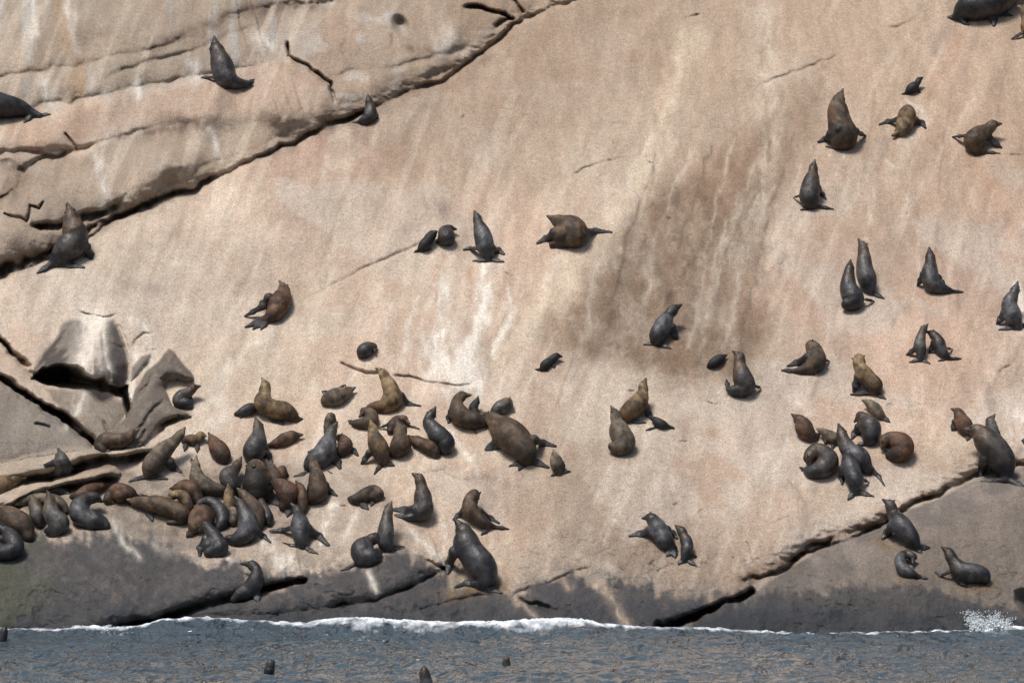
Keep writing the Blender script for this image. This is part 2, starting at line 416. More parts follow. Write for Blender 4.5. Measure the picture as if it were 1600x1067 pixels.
for p, w in (([(150, 238), (155, 262), (162, 290), (166, 328)], 7), ([(68, 122), (76, 140), (82, 162)], 8), ([(325, 200), (335, 225), (345, 250)], 4),
             ([(215, 130), (220, 148)], 8), ([(300, 100), (308, 118)], 7), ([(405, 60), (420, 74), (432, 66)], 10), ([(690, 80), (710, 62), (700, 52)], 11),
             ([(108, 0), (112, 40), (122, 80)], 6), ([(50, 0), (52, 50)], 7), ([(720, 92), (740, 76)], 8)):
    stroke(p, w * .8, w, C(.58, .55, .50), .75, .35, int(p[0][0]))
for p, w in (([(90, 0), (100, 40), (118, 90), (122, 150)], 9), ([(28, 100), (60, 115)], 9), ([(140, 90), (128, 140)], 8)):
    stroke(p, w, w, C(.30, .20, .12), .5, .3, 3)
mixc(sm(PX + .6 * PY, 620, 820) * (1 - sm(PY, 180, 420)) * .6, C(.300, .215, .148))
mixc((1 - sm(PX + PY, 1500, 1900)) * sm(PX + 1.6 * PY, 1000, 1300) * .3, C(.50, .40, .30))
str_ = fbm((PX + .42 * PY) / 16, (PY - .2 * PX) / 120, 2, 24, .6)
sk_ = sm(fbm((PX + .4 * PY) / 110, PY / 160, 3, 46), .42, .62)
mixc(sm(str_, .54, .70) * .34 * sk_, PALE); mixc(sm(1 - str_, .56, .72) * .26 * sk_, C(.26, .19, .145))
# brown weathered patch in the middle and its pale border
dk = poly_mask([(1040, 290), (1110, 240), (1190, 190), (1240, 150), (1270, 150), (1265, 200), (1235, 260), (1190, 340), (1180, 420), (1195, 520), (1170, 580), (1080, 600), (980, 570), (880, 550), (845, 515), (890, 445), (940, 385), (990, 330)], 34, 16)
mixc(dk * (.50 + .40 * sm(fbm(PX / 26, PY / 34, 3, 33, .55), .3, .7)), C(.195, .134, .086))
mixc(dk * sm(fbm(PX / 11, PY / 9, 2, 47, .6), .5, .66) * .25, C(.115, .082, .060))
mixc(dk * sm(fbm(PX / 50, PY / 90, 2, 35), .46, .62) * .35, C(.27, .175, .12))
stroke([(1080, 60), (1030, 180), (1010, 260), (960, 330), (900, 410), (850, 480), (780, 550)], 16, 14, C(.56, .47, .35), .6, .3, 5, 5)
stroke([(1190, 20), (1200, 130), (1210, 220), (1170, 330), (1130, 420), (1120, 500)], 18, 10, C(.52, .45, .36), .45, .6, 6, 5)
stroke([(1040, 100), (1032, 130), (1028, 170)], 7, 5, RUST, .35, .5, 7)
stroke([(1300, 160), (1250, 240), (1200, 330), (1170, 420)], 12, 10, C(.24, .18, .13), .35, .6, 8, 6)
stroke([(1150, 906), (1214, 886), (1262, 858), (1310, 838), (1372, 812), (1420, 788), (1500, 752), (1580, 726)], 10, 5, C(.150, .102, .068), .85, .35, 9, 2)
rk = np.random.RandomState(5)
for k_ in range(60):
    x0, y0 = rk.uniform(150, 1590), rk.uniform(20, 760)
    if y0 < 430 - .52 * x0 + 50: continue
    ln = rk.uniform(50, 190); sl_ = -.42 + .5 * sm(np.array(x0), 900, 1500) * .6 + rk.uniform(-.1, .1)
    pale = rk.rand() < .6
    stroke([(x0, y0), (x0 + sl_ * ln * .5 + rk.uniform(-5, 5), y0 + ln * .5), (x0 + sl_ * ln, y0 + ln)], rk.uniform(1.2, 2.4), rk.uniform(1.6, 4), C(.58, .51, .42) if pale else C(.21, .15, .11), rk.uniform(.2, .42), .5, k_ % 9, 1.5)
for x0 in (1085, 1105, 1122, 1140, 1152, 1168, 1040, 1000, 960, 925):
    stroke([(x0 + 70 + rk.uniform(-8, 8), 240 + rk.uniform(-30, 60)), (x0 + 20, 380), (x0 + rk.uniform(-10, 10), 470), (x0 - 10, 540 + rk.uniform(-20, 20))], 2.2, 5, C(.13, .095, .07) if rk.rand() < .65 else C(.46, .39, .31), .55, .5, int(x0) % 9, 3)
stroke([(1300, 90), (1262, 170), (1225, 240)], 12, 20, C(.24, .175, .125), .45, .4, 3, 5)
# pale guano fans in mid slab
for p, w, k in (([(758, 415), (752, 460), (745, 500), (735, 545), (728, 590)], 12, 1.15), ([(690, 450), (688, 500), (682, 550), (690, 590)], 19, 1.1),
                ([(798, 450), (800, 490), (780, 530), (770, 552)], 6, .7), ([(755, 500), (730, 540), (715, 590)], 9, .7), ([(650, 460), (636, 520), (632, 570)], 5, .5),
                ([(690, 560), (720, 580), (740, 596)], 24, 1.0), ([(610, 470), (600, 540), (610, 580)], 5, .35), ([(420, 520), (370, 560), (330, 610)], 9, .4),
                ([(310, 640), (340, 625), (345, 650), (300, 690)], 14, .45), ([(700, 670), (730, 710), (745, 740)], 6, .6), ([(1420, 155), (1445, 175), (1450, 190)], 4, .5),
                ([(1590, 640), (1600, 690)], 16, .6), ([(1590, 445), (1600, 480)], 12, .7), ([(1240, 620), (1260, 640)], 10, .4), ([(210, 500), (235, 530), (225, 560)], 12, .6),
                ([(560, 600), (530, 640), (470, 720)], 10, .35), ([(1385, 250), (1395, 262)], 5, .5)):
    stroke(p, w * .5, w, WHITE * .97, k, .45, int(p[0][0]) % 13)
for p, w in (([(735, 415), (738, 450), (740, 480)], 4), ([(690, 400), (680, 440), (672, 500)], 5), ([(655, 590), (700, 602)], 3), ([(1500, 60), (1450, 150)], 8), ([(1520, 250), (1590, 380)], 12)):
    stroke(p, w, w, RUST, .45, .4, 2)
for p, w in (([(1380, 225), (1370, 262)], 7), ([(1415, 480), (1395, 510)], 6), ([(1545, 600), (1552, 640)], 6), ([(1225, 400), (1218, 425)], 5), ([(1240, 760), (1262, 800), (1275, 830)], 5),
             ([(665, 320), (720, 340)], 12), ([(640, 360), (690, 330)], 10), ([(1480, 50), (1460, 80)], 8), ([(200, 445), (250, 450)], 14), ([(745, 745), (790, 750)], 13), ([(710, 730), (735, 745)], 7), ([(763, 775), (765, 790)], 6)):
    stroke(p, w, w, C(.20, .15, .13), .4, .4, 4)
# boulders at left: dark faces and white runs
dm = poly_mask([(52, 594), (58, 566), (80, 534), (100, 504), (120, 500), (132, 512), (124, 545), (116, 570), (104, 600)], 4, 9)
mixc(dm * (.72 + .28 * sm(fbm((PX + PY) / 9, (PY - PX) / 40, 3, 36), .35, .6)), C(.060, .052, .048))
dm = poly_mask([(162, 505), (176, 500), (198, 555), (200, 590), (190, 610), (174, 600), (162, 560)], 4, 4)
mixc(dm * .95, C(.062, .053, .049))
stroke([(140, 492), (142, 520), (138, 550), (128, 572), (145, 590)], 13, 13, WHITE, .95, .15, 3)
stroke([(158, 495), (155, 540), (165, 585)], 7, 7, WHITE, .8, .2, 4)
stroke([(214, 545), (218, 575), (206, 610), (202, 635)], 4, 6, WHITE, .95, .1, 5)
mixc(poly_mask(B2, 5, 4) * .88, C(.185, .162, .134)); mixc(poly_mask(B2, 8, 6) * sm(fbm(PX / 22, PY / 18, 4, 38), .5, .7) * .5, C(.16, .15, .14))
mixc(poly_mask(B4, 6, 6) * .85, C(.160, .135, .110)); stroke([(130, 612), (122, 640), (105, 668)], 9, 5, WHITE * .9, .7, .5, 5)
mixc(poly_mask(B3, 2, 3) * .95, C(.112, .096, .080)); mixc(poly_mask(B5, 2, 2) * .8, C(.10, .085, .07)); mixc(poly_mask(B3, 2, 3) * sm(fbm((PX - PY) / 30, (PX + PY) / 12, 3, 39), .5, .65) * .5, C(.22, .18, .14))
mixc(poly_mask([(0, 535), (30, 560), (50, 590), (75, 620), (95, 645), (60, 636), (0, 604)], 5, 6) * .5, BEIGE)
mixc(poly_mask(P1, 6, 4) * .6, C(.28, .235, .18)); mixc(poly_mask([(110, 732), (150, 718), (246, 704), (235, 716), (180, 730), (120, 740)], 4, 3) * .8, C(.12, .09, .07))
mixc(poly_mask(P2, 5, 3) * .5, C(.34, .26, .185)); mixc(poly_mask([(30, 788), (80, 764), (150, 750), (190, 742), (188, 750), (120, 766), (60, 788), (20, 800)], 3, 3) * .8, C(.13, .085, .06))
# haul-out ground: soiled
mixc(poly_mask([(0, 770), (150, 745), (250, 740), (400, 720), (560, 720), (640, 800), (680, 850), (600, 850), (480, 890), (300, 860), (0, 830)], 20, 14) * (.35 + .4 * sm(n3, .4, .7)), C(.25, .212, .172))
mixc(poly_mask([(0, 790), (120, 745), (250, 735), (400, 715), (480, 730), (500, 790), (440, 850), (350, 860), (160, 820), (0, 830)], 14, 12) * (.3 + .5 * sm(fbm(PX / 14, PY / 10, 3, 53), .35, .65)), C(.16, .135, .108))
for p, w in (([(420, 845), (440, 870), (480, 895)], 9), ([(330, 860), (370, 880)], 6), ([(400, 830), (420, 858), (450, 890)], 6), ([(690, 820), (696, 850), (690, 872)], 4), ([(640, 830), (690, 876)], 5), ([(560, 800), (540, 840)], 5), ([(520, 790), (500, 850)], 6)):
    stroke(p, w, w, WHITE, .65, .5, int(p[0][0]) % 7)
mixc(poly_mask(SC_, 8, 10) * sm(PY - (1010 - (PX - 1080) * .36) + (n3 - .5) * 90, -60, 40) * .88, C(.160, .134, .112))
mixc(poly_mask(SC_, 3, 4) * .90 * (.82 + .25 * sm(n3, .35, .6)), C(.128, .112, .099))
# tide zone: dark wet stone, with tongues of dry rock coming down
tide = np.interp(XS, [-400, 0, 90, 160, 210, 300, 380, 470, 500, 560, 610, 660, 710, 790, 830, 870, 940, 1010, 1080, 1150, 1190, 1260, 1330, 1400, 1500, 1600, 2000],
                 [800, 826, 838, 832, 836, 872, 886, 902, 895, 880, 862, 874, 900, 925, 915, 903, 905, 918, 928, 936, 925, 915, 908, 905, 925, 940, 950])[:, None]
wob = (fbm(PX / 26, PY / 22, 4, 41, .62) - .5) * 52 + (fbm(PX / 9, PY / 40, 2, 45) - .5) * 26
wet = sm(PY - tide + wob, -8, 14) * (.93 + .07 * sm(fbm(PX / 9, PY / 8, 1, 42), .35, .6))
band = sm(PY - tide + wob * .6, -44, 6) * sm(fbm(PX / 8, PY / 7, 2, 52), .30, .62)
mixc(band * .62, C(.165, .148, .132))
mixc(wet * .93, C(.044, .045, .050))
low = sm(PY + wob * .8, 920, 975) * sm(PY - tide + wob, 0, 30)
mixc(low * .75, C(.022, .028, .035))
mixc(wet * sm(PX, 1180, 1240) * (1 - low) * .35, C(.090, .077, .068))
mixc(sm(PX, 1200, 1260) * sm(PY - (1000 - (PX - 1100) * .5), -10, 30) * (1 - wet) * .60, C(.185, .152, .122))
mixc(wet * sm(fbm(PX / 40, PY / 24, 4, 43), .5, .7) * .30, C(.072, .068, .066))
mixc(wet * (1 - sm(PX, 0, 170)) * sm(fbm(PX / 40, PY / 30, 3, 44), .4, .6) * .6, C(.075, .085, .05))
for p, w, c in (([(925, 890), (945, 915), (962, 945), (985, 982)], 6, BEIGE * .85), ([(878, 900), (888, 916)], 5, BEIGE * .85), ([(798, 925), (820, 945), (845, 972)], 4, BEIGE * .95), ([(574, 892), (580, 905), (588, 924)], 4, WHITE * .9),
                ([(1070, 880), (1062, 925)], 7, BEIGE * .8), ([(1112, 925), (1116, 944)], 6, BEIGE * .75), ([(1150, 915), (1105, 955), (1070, 978)], 5, BEIGE * .5), ([(715, 905), (705, 925)], 5, C(.3, .27, .18)), ([(175, 815), (190, 850), (215, 870)], 4, WHITE * .7),
                ([(240, 850), (262, 862)], 5, WHITE * .5), ([(410, 930), (440, 921)], 3, BEIGE)):
    stroke(p, w, w, c, .8, .3, int(p[0][0]) % 11)
for p, w in (([(1410, 905), (1440, 900)], 7), ([(1480, 905), (1545, 918)], 9), ([(1370, 845), (1420, 862)], 7), ([(700, 930), (790, 915)], 9)):
    stroke(p, w, w, C(.15, .095, .045), .55, .5, 4)
COARSE_ = np.clip(COARSE * dk + SHORE_MASK * .8 + poly_mask(B2, 8, 6) * .4, 0, 1)
WET = np.clip(wet * .7 + low * .5, 0, 1)

# ------------------------------------------------------------------ materials
def nodes_of(m):
    m.use_nodes = True
    n, l = m.node_tree.nodes, m.node_tree.links
    return n, l, n["Principled BSDF"]

def rock_material():
    m = bpy.data.materials.new("granite")
    n, l, bs = nodes_of(m)
    at = n.new("ShaderNodeAttribute"); at.attribute_name = "tint"
    wt = n.new("ShaderNodeAttribute"); wt.attribute_name = "wet"
    tc = n.new("ShaderNodeTexCoord")
    def noise(scale, detail, rough=.6, vec=None):
        t = n.new("ShaderNodeTexNoise"); t.inputs["Scale"].default_value = scale; t.inputs["Detail"].default_value = detail
        t.inputs["Roughness"].default_value = rough
        l.new(vec or tc.outputs["Object"], t.inputs["Vector"]); return t
    def remap(src, a, b, c, d):
        r = n.new("ShaderNodeMapRange"); r.inputs[1].default_value = a; r.inputs[2].default_value = b
        r.inputs[3].default_value = c; r.inputs[4].default_value = d; l.new(src, r.inputs[0]); return r
    grain = noise(34, 5, .85)
    mid = noise(9, 5, .65)
    mp = n.new("ShaderNodeMapping"); mp.inputs["Scale"].default_value = (2.6, .5, .5); mp.inputs["Rotation"].default_value = (0, .35, 0)
    l.new(tc.outputs["Object"], mp.inputs[0])
    run = noise(1.4, 6, .65, mp.outputs[0])
    g1 = remap(grain.outputs[0], .32, .68, .50, 1.52)
    g2 = remap(mid.outputs[0], .33, .67, .90, 1.10)
    g3 = remap(run.outputs[0], .35, .65, .88, 1.12)
    mu = n.new("ShaderNodeMath"); mu.operation = 'MULTIPLY'; l.new(g1.outputs[0], mu.inputs[0]); l.new(g2.outputs[0], mu.inputs[1])
    mu2 = n.new("ShaderNodeMath"); mu2.operation = 'MULTIPLY'; l.new(mu.outputs[0], mu2.inputs[0]); l.new(g3.outputs[0], mu2.inputs[1])
    vm = n.new("ShaderNodeVectorMath"); vm.operation = 'SCALE'
    l.new(at.outputs["Color"], vm.inputs[0]); l.new(mu2.outputs[0], vm.inputs["Scale"])
    # dark lichen and mineral flecks
    fl = noise(48, 3, .6)
    fr = remap(fl.outputs[0], .60, .68, 0, .75)
    fx = n.new("ShaderNodeMix"); fx.data_type = 'RGBA'
    l.new(fr.outputs[0], fx.inputs[0]); l.new(vm.outputs[0], fx.inputs[6]); fx.inputs[7].default_value = (.10, .075, .055, 1)
    f2 = noise(11, 4, .7); f2r = remap(f2.outputs[0], .66, .74, 0, .5)
    fy = n.new("ShaderNodeMix"); fy.data_type = 'RGBA'
    l.new(f2r.outputs[0], fy.inputs[0]); l.new(fx.outputs[2], fy.inputs[6]); fy.inputs[7].default_value = (.12, .085, .062, 1)
    l.new(fy.outputs[2], bs.inputs["Base Color"])
    rg = remap(wt.outputs["Fac"], 0, 1, .90, .58); l.new(rg.outputs[0], bs.inputs["Roughness"])
    bs.inputs["Specular IOR Level"].default_value = .25
    b1 = n.new("ShaderNodeBump"); b1.inputs["Strength"].default_value = .75; b1.inputs["Distance"].default_value = .035
    l.new(mid.outputs[0], b1.inputs["Height"])
    co = n.new("ShaderNodeAttribute"); co.attribute_name = "coarse"
    cd = remap(co.outputs["Fac"], 0, 1, .0045, .028)
    cm = remap(co.outputs["Fac"], 0, 1, .019, .060); l.new(cm.outputs[0], b1.inputs["Distance"])
    b2 = n.new("ShaderNodeBump"); b2.inputs["Strength"].default_value = .7; l.new(cd.outputs[0], b2.inputs["Distance"])
    l.new(grain.outputs[0], b2.inputs["Height"]); l.new(b1.outputs[0], b2.inputs["Normal"])
    l.new(b2.outputs[0], bs.inputs["Normal"])
    return m

def mesh_np(name, verts, quads, tris=None, smooth=True):
    me = bpy.data.meshes.new(name)
    nv = len(verts); nq = len(quads); nt = 0 if tris is None else len(tris)
    me.vertices.add(nv); me.vertices.foreach_set("co", np.asarray(verts, np.float32).ravel())
    loops = np.asarray(quads, np.int32).ravel()
    starts = np.arange(nq) * 4; tot = np.full(nq, 4)
    if nt:
        starts = np.concatenate([starts, len(loops) + np.arange(nt) * 3]); tot = np.concatenate([tot, np.full(nt, 3)])
        loops = np.concatenate([loops, np.asarray(tris, np.int32).ravel()])
    me.loops.add(len(loops)); me.loops.foreach_set("vertex_index", loops.astype(np.int32))
    me.polygons.add(nq + nt)
    me.polygons.foreach_set("loop_start", starts.astype(np.int32)); me.polygons.foreach_set("loop_total", tot.astype(np.int32))
    me.polygons.foreach_set("use_smooth", np.full(nq + nt, smooth))
    me.update(calc_edges=True)
    return me

def color_attr(me, name, rgb):
    a = me.color_attributes.new(name, 'FLOAT_COLOR', 'POINT')
    a.data.foreach_set("color", np.concatenate([rgb, np.ones((len(rgb), 1))], axis=1).astype(np.float32).ravel())
def float_attr(me, name, v):
    a = me.attributes.new(name, 'FLOAT', 'POINT'); a.data.foreach_set("value", v.astype(np.float32).ravel())

def link(name, me, mat=None, parent=None, kind=None, label=None, cat=None, group=None, loc=None):
    o = bpy.data.objects.new(name, me)
    if mat and me and not len(me.materials): me.materials.append(mat)
    COL.objects.link(o)
    if parent: o.parent = parent
    if loc is not None: o.location = loc
    for k, v in (("kind", kind), ("label", label), ("category", cat), ("group", group)):
        if v: o[k] = v
    return o

# ------------------------------------------------------------------ rock objects, one per block
GRANITE = rock_material()
ROCKV = ray_y(PX, PY, DEPTH)
ALB = np.clip(ALB, .015, .75)
reg = np.zeros((len(XS) - 1, len(YS) - 1), np.int32)
cx = (XS[1:] + XS[:-1])[:, None] / 2 + 0 * YS[None, 1:]; cy = (YS[1:] + YS[:-1])[None, :] / 2 + 0 * XS[1:, None]
UP = [(x, y) for x, y in L1] + [(1400, -900), (-2000, -900), (-2000, 640)]
WALL = [(-2000, -900), (-2000, 300), (-400, 262), (0, 186), (60, 166), (140, 154), (240, 130), (330, 116), (420, 98), (450, 86), (450, 30), (520, 0), (560, -40), (700, -900)]
BLOCK = [(452, 88), (450, 30), (520, 0), (560, -40), (800, -60), (840, 8), (790, 44), (700, 110), (600, 152), (523, 163), (514, 130)]
regions = [("granite_slab", None), ("rock_ledge", UP), ("cliff_wall", WALL), ("rock_block", BLOCK), ("shore_rock", SA_), ("shore_rock", SB_), ("shore_rock", SC_),
           ("rock_shelf", B0), ("boulder", B2), ("boulder", B4), ("boulder", B3), ("boulder", B1), ("rock_plate", P1), ("rock_plate", P2)]
for k, (nm, pl) in enumerate(regions):
    if pl is not None:
        reg[inside(pl, cx, cy)] = k
nY = len(YS)
flatv = ROCKV.reshape(-1, 3); flatc = ALB.reshape(-1, 3); flatw = WET.reshape(-1)
for k, (nm, pl) in enumerate(regions):
    ii, jj = np.nonzero(reg == k)
    a = ii * nY + jj
    q = np.stack([a, a + 1, a + nY + 1, a + nY], axis=1)
    used, inv = np.unique(q, return_inverse=True)
    me = mesh_np(nm, flatv[used], inv.reshape(-1, 4))
    color_attr(me, "tint", flatc[used]); float_attr(me, "wet", flatw[used]); float_attr(me, "coarse", COARSE_.reshape(-1)[used])
    link(nm, me, GRANITE, kind="structure")

# smoothed surface that the animals rest on
def blur(a, x, r):
    o = np.zeros_like(a); tw = 0
    return a
_gx = np.arange(-140, 1760, 3.0); _gy = np.arange(-120, 1010, 3.0)
ix = np.clip(np.searchsorted(XS, _gx), 0, len(XS) - 1); iy = np.clip(np.searchsorted(YS, _gy), 0, len(YS) - 1)
REST = DY[np.ix_(ix, iy)].copy()
for ax in (0, 1):
    for r in (2, 2):
        acc = sum(np.roll(REST, s, ax) for s in range(-r, r + 1)) / (2 * r + 1)
        REST = np.minimum(acc, REST + .12)
def rest_y(px, py):
    px = np.clip(px, -138, 1750); py_c = np.clip(py, -118, 1002)
    fx = (px + 140) / 3.0; fy = (py_c + 120) / 3.0
    i = int(fx); j = int(fy); fx -= i; fy -= j
    i = min(i, REST.shape[0] - 2); j = min(j, REST.shape[1] - 2)
    v = (REST[i, j] * (1 - fx) + REST[i + 1, j] * fx) * (1 - fy) + (REST[i, j + 1] * (1 - fx) + REST[i + 1, j + 1] * fx) * fy
    return float(plane_y(py) + v)

# ------------------------------------------------------------------ sea
def sea_material():
    m = bpy.data.materials.new("sea_water")
    n, l, bs = nodes_of(m)
    fo = n.new("ShaderNodeAttribute"); fo.attribute_name = "foam"
    tc = n.new("ShaderNodeTexCoord")
    mp = n.new("ShaderNodeMapping"); mp.inputs["Scale"].default_value = (1.0, .36, 1.0); l.new(tc.outputs["Object"], mp.inputs[0])
    a = n.new("ShaderNodeTexNoise"); a.inputs["Scale"].default_value = 1.8; a.inputs["Detail"].default_value = 3.2; a.inputs["Roughness"].default_value = .55; a.inputs["Distortion"].default_value = .6
    l.new(mp.outputs[0], a.inputs["Vector"])
    b = n.new("ShaderNodeBump"); b.inputs["Strength"].default_value = 1.0; b.inputs["Distance"].default_value = .55
    l.new(a.outputs[0], b.inputs["Height"])
    lace = n.new("ShaderNodeTexNoise"); lace.inputs["Scale"].default_value = 5; lace.inputs["Detail"].default_value = 6; l.new(mp.outputs[0], lace.inputs["Vector"])
    ad = n.new("ShaderNodeMath"); ad.operation = 'ADD'; l.new(fo.outputs["Fac"], ad.inputs[0]); l.new(lace.outputs[0], ad.inputs[1])
    r = n.new("ShaderNodeMapRange"); r.inputs[1].default_value = .90; r.inputs[2].default_value = 1.36; l.new(ad.outputs[0], r.inputs[0])
    mx = n.new("ShaderNodeMix"); mx.data_type = 'RGBA'; l.new(r.outputs[0], mx.inputs[0])
    mx.inputs[6].default_value = (.058, .084, .104, 1); mx.inputs[7].default_value = (.78, .82, .85, 1)
    l.new(mx.outputs[2], bs.inputs["Base Color"])
    rr = n.new("ShaderNodeMapRange"); rr.inputs[3].default_value = .05; rr.inputs[4].default_value = .8; l.new(r.outputs[0], rr.inputs[0])
    l.new(rr.outputs[0], bs.inputs["Roughness"])
    bs.inputs["IOR"].default_value = 1.33
    l.new(b.outputs[0], bs.inputs["Normal"])
    return m

SHX = np.array([-400, 0, 40, 100, 150, 185, 225, 262, 330, 400, 480, 510, 560, 620, 700, 780, 850, 905, 940, 1000, 1100, 1250, 1400, 1500, 1550, 1600, 2000], float)
SHY = np.array([990, 988, 987, 989, 984, 987, 984, 972, 970, 974, 980, 974, 971, 975, 978, 977, 973, 973, 981, 985, 988, 995, 993, 989, 986, 986, 988], float)
FTH = np.array([0, 3, 6, 9, 13, 9, 5, 8, 6, 6, 9, 14, 19, 20, 17, 17, 22, 20, 9, 6, 9, 6, 6, 3, 10, 14, 3], float)   # foam width in photograph pixels
M_PX = SHORE / F_PX
sx = axis(-120, -9.3, 9.3, 120, .042, 1.12); sy = axis(-60, 43.5, 60.6, 64.5, .05, 1.10)
SX, SY = np.meshgrid(sx, sy, indexing='ij')
ppx = 800 + SX / SHORE * F_PX
crest = (990 - np.interp(ppx, SHX, SHY)) * M_PX + .0
crest_y = 59.35 + .22 * (fbm(SX * .8, SX * 0 + 3, 3, 81) - .5)
H = crest * np.exp(-np.clip(crest_y - SY, 0, None) ** 2 / .9) * np.exp(-np.clip(SY - crest_y, 0, None) ** 2 / .9)
swell = (fbm(SX * .28 + SY * .05, SY * .55, 4, 82, .55) - .5) * .22 + (fbm(SX * 1.3, SY * 1.9, 3, 84) - .5) * .16 + (fbm(SX * 4, SY * 5, 3, 85) - .5) * .05
H = H + swell * sm(np.abs(SY - crest_y), .1, 1.2)
fth = np.interp(ppx, SHX, FTH) * M_PX * (.55 + .9 * fbm(SX * 1.3, SX * 0 + 7, 3, 86))
# on the front of the swell a metre of depth shows as only a few pixels: width follows the fall of the water
front = crest_y - SY
FO = np.clip(1 - front / (fth * 7 + .02), 0, 1) * (front > -.6)
FO = np.where(front < 0, np.clip(fth * 7, 0, 1), FO)
lac = .42 * sm(fbm(SX * 1.1, SY * 2.0, 4, 88), .60, .72) * np.clip(1 - front / 3.0, 0, 1) * (fth > .06)
H += np.clip(FO * 1.5, 0, 1) * .10 * fbm(SX * 7, SY * 5, 4, 89, .6)
sv = np.stack([SX, SY, H], axis=-1).reshape(-1, 3)
ny_ = len(sy)
I, J = np.meshgrid(np.arange(len(sx) - 1), np.arange(ny_ - 1), indexing='ij')
aq = (I * ny_ + J).ravel()
me = mesh_np("sea", sv, np.stack([aq, aq + ny_, aq + ny_ + 1, aq + 1], axis=1))
float_attr(me, "foam", np.clip(np.maximum(FO * .9, lac), 0, 1).reshape(-1))
link("sea", me, sea_material(), kind="structure")

# breaking foam: heaped lumps along the crest
def foam_material():
    m = bpy.data.materials.new("sea_foam")
    n, l, bs = nodes_of(m)
    tc = n.new("ShaderNodeTexCoord")
    t = n.new("ShaderNodeTexNoise"); t.inputs["Scale"].default_value = 14; t.inputs["Detail"].default_value = 6; l.new(tc.outputs["Object"], t.inputs["Vector"])
    cr = n.new("ShaderNodeValToRGB"); cr.color_ramp.elements[0].position = .35; cr.color_ramp.elements[1].position = .6
    cr.color_ramp.elements[0].color = (.42, .50, .54, 1); cr.color_ramp.elements[1].color = (.82, .85, .86, 1)
    l.new(t.outputs[0], cr.inputs[0]); l.new(cr.outputs[0], bs.inputs["Base Color"])
    bs.inputs["Roughness"].default_value = .7
    b = n.new("ShaderNodeBump"); b.inputs["Strength"].default_value = .6; b.inputs["Distance"].default_value = .02; l.new(t.outputs[0], b.inputs["Height"]); l.new(b.outputs[0], bs.inputs["Normal"])
    return m
FOAM = foam_material()
bx_ = np.array([[1, 0, 0], [-1, 0, 0], [0, 1, 0], [0, -1, 0], [0, 0, 1], [0, 0, -1]], float)
bt_ = np.array([[0, 2, 4], [2, 1, 4], [1, 3, 4], [3, 0, 4], [2, 0, 5], [1, 2, 5], [3, 1, 5], [0, 3, 5]])
def ico(level):
    v = [tuple(p) for p in bx_]; t = [tuple(x) for x in bt_]
    for _ in range(level):
        cache = {}; nt = []
        def mid(a, b):
            key = (min(a, b), max(a, b))
            if key not in cache:
                m_ = np.array(v[a]) + np.array(v[b]); m_ /= np.linalg.norm(m_); v.append(tuple(m_)); cache[key] = len(v) - 1
            return cache[key]
        for a, b, c in t:
            ab, bc, ca = mid(a, b), mid(b, c), mid(c, a)
            nt += [(a, ab, ca), (b, bc, ab), (c, ca, bc), (ab, bc, ca)]
        t = nt
    return np.array(v), np.array(t)
OV, OT = ico(1)
def blob_mesh(name, pts, rad, flat=.6):
    V = []; T = []
    r = np.random.RandomState(3)
    for k, (p, q) in enumerate(zip(pts, rad)):
        s = q * r.uniform(.7, 1.3, 3) * (1, 1, flat)
        V.append(OV * s * (1 + r.uniform(-.15, .15, (len(OV), 1))) + p); T.append(OT + k * len(OV))
    return mesh_np(name, np.concatenate(V), np.zeros((0, 4), int), np.concatenate(T))
r = np.random.RandomState(8)
pts = []; rad = []
for x in np.arange(-9.6, 9.6, .008):
    px = 800 + x / SHORE * F_PX
    w = float(np.interp(px, SHX, FTH)) * M_PX
    if w < .075: n_ = 1 if r.rand() < .5 else 0
    else: n_ = 3
    cz = (990 - float(np.interp(px, SHX, SHY))) * M_PX
    patch = float(fbm(np.array(x * 1.5), np.array(2.0), 3, 90))
    if patch < .40 and w < .12: continue
    for _ in range(n_):
        f = r.rand() ** 2 * .5
        if float(fbm(np.array(x * 3.), np.array(f * 9.), 3, 92)) < .42: continue
        pts.append((x + r.uniform(-.03, .03), 59.35 - f * w * 6.0 + .12, cz * math.exp(-(f * w * 6.0) ** 2 / .9) + w * .18 * (1 - f) + r.uniform(-.012, .012)))
        rad.append(r.uniform(.014, .034) * (.95 if w > .14 else .62))
link("breaking_foam", blob_mesh("breaking_foam", np.array(pts), np.array(rad), .55), FOAM, kind="stuff", label="white foam of the swell breaking along the foot of the rock", cat="foam")
# spray thrown up against the rock
def spray(cxp, w_px, h_px, n, seed, base=985):
    r = np.random.RandomState(seed)
    P = []; R = []
    plumes = [(r.uniform(-.5, .5), r.uniform(.45, 1.0), r.uniform(-.35, .35)) for _ in range(9)]
    for k in range(n):
        px_, hh, ln = plumes[r.randint(9)]
        t = r.rand() ** 1.6
        x = cxp + w_px * (px_ * (1 + .4 * t) + ln * t + r.normal(0, .10 + .06 * t))
        y = base - h_px * hh * t
        P.append(ray_y(np.array(x), np.array(y), np.array(59.45 - .5 * r.rand()))); R.append((.0035 + .016 * r.rand() ** 4) * (1.35 - t))
    return np.array(P), np.array(R)
a1 = spray(1543, 44, 38, 6500, 1, 987); a2 = spray(152, 44, 14, 700, 2, 987)
link("sea_spray", blob_mesh("sea_spray", a1[0], a1[1], 1.2), FOAM, kind="stuff", label="burst of white spray against the dark rock at the right edge", cat="spray")
link("sea_spray", blob_mesh("sea_spray", a2[0], a2[1], 1.0), FOAM, kind="stuff", label="small splash of white water below the dark rock at the left", cat="spray")

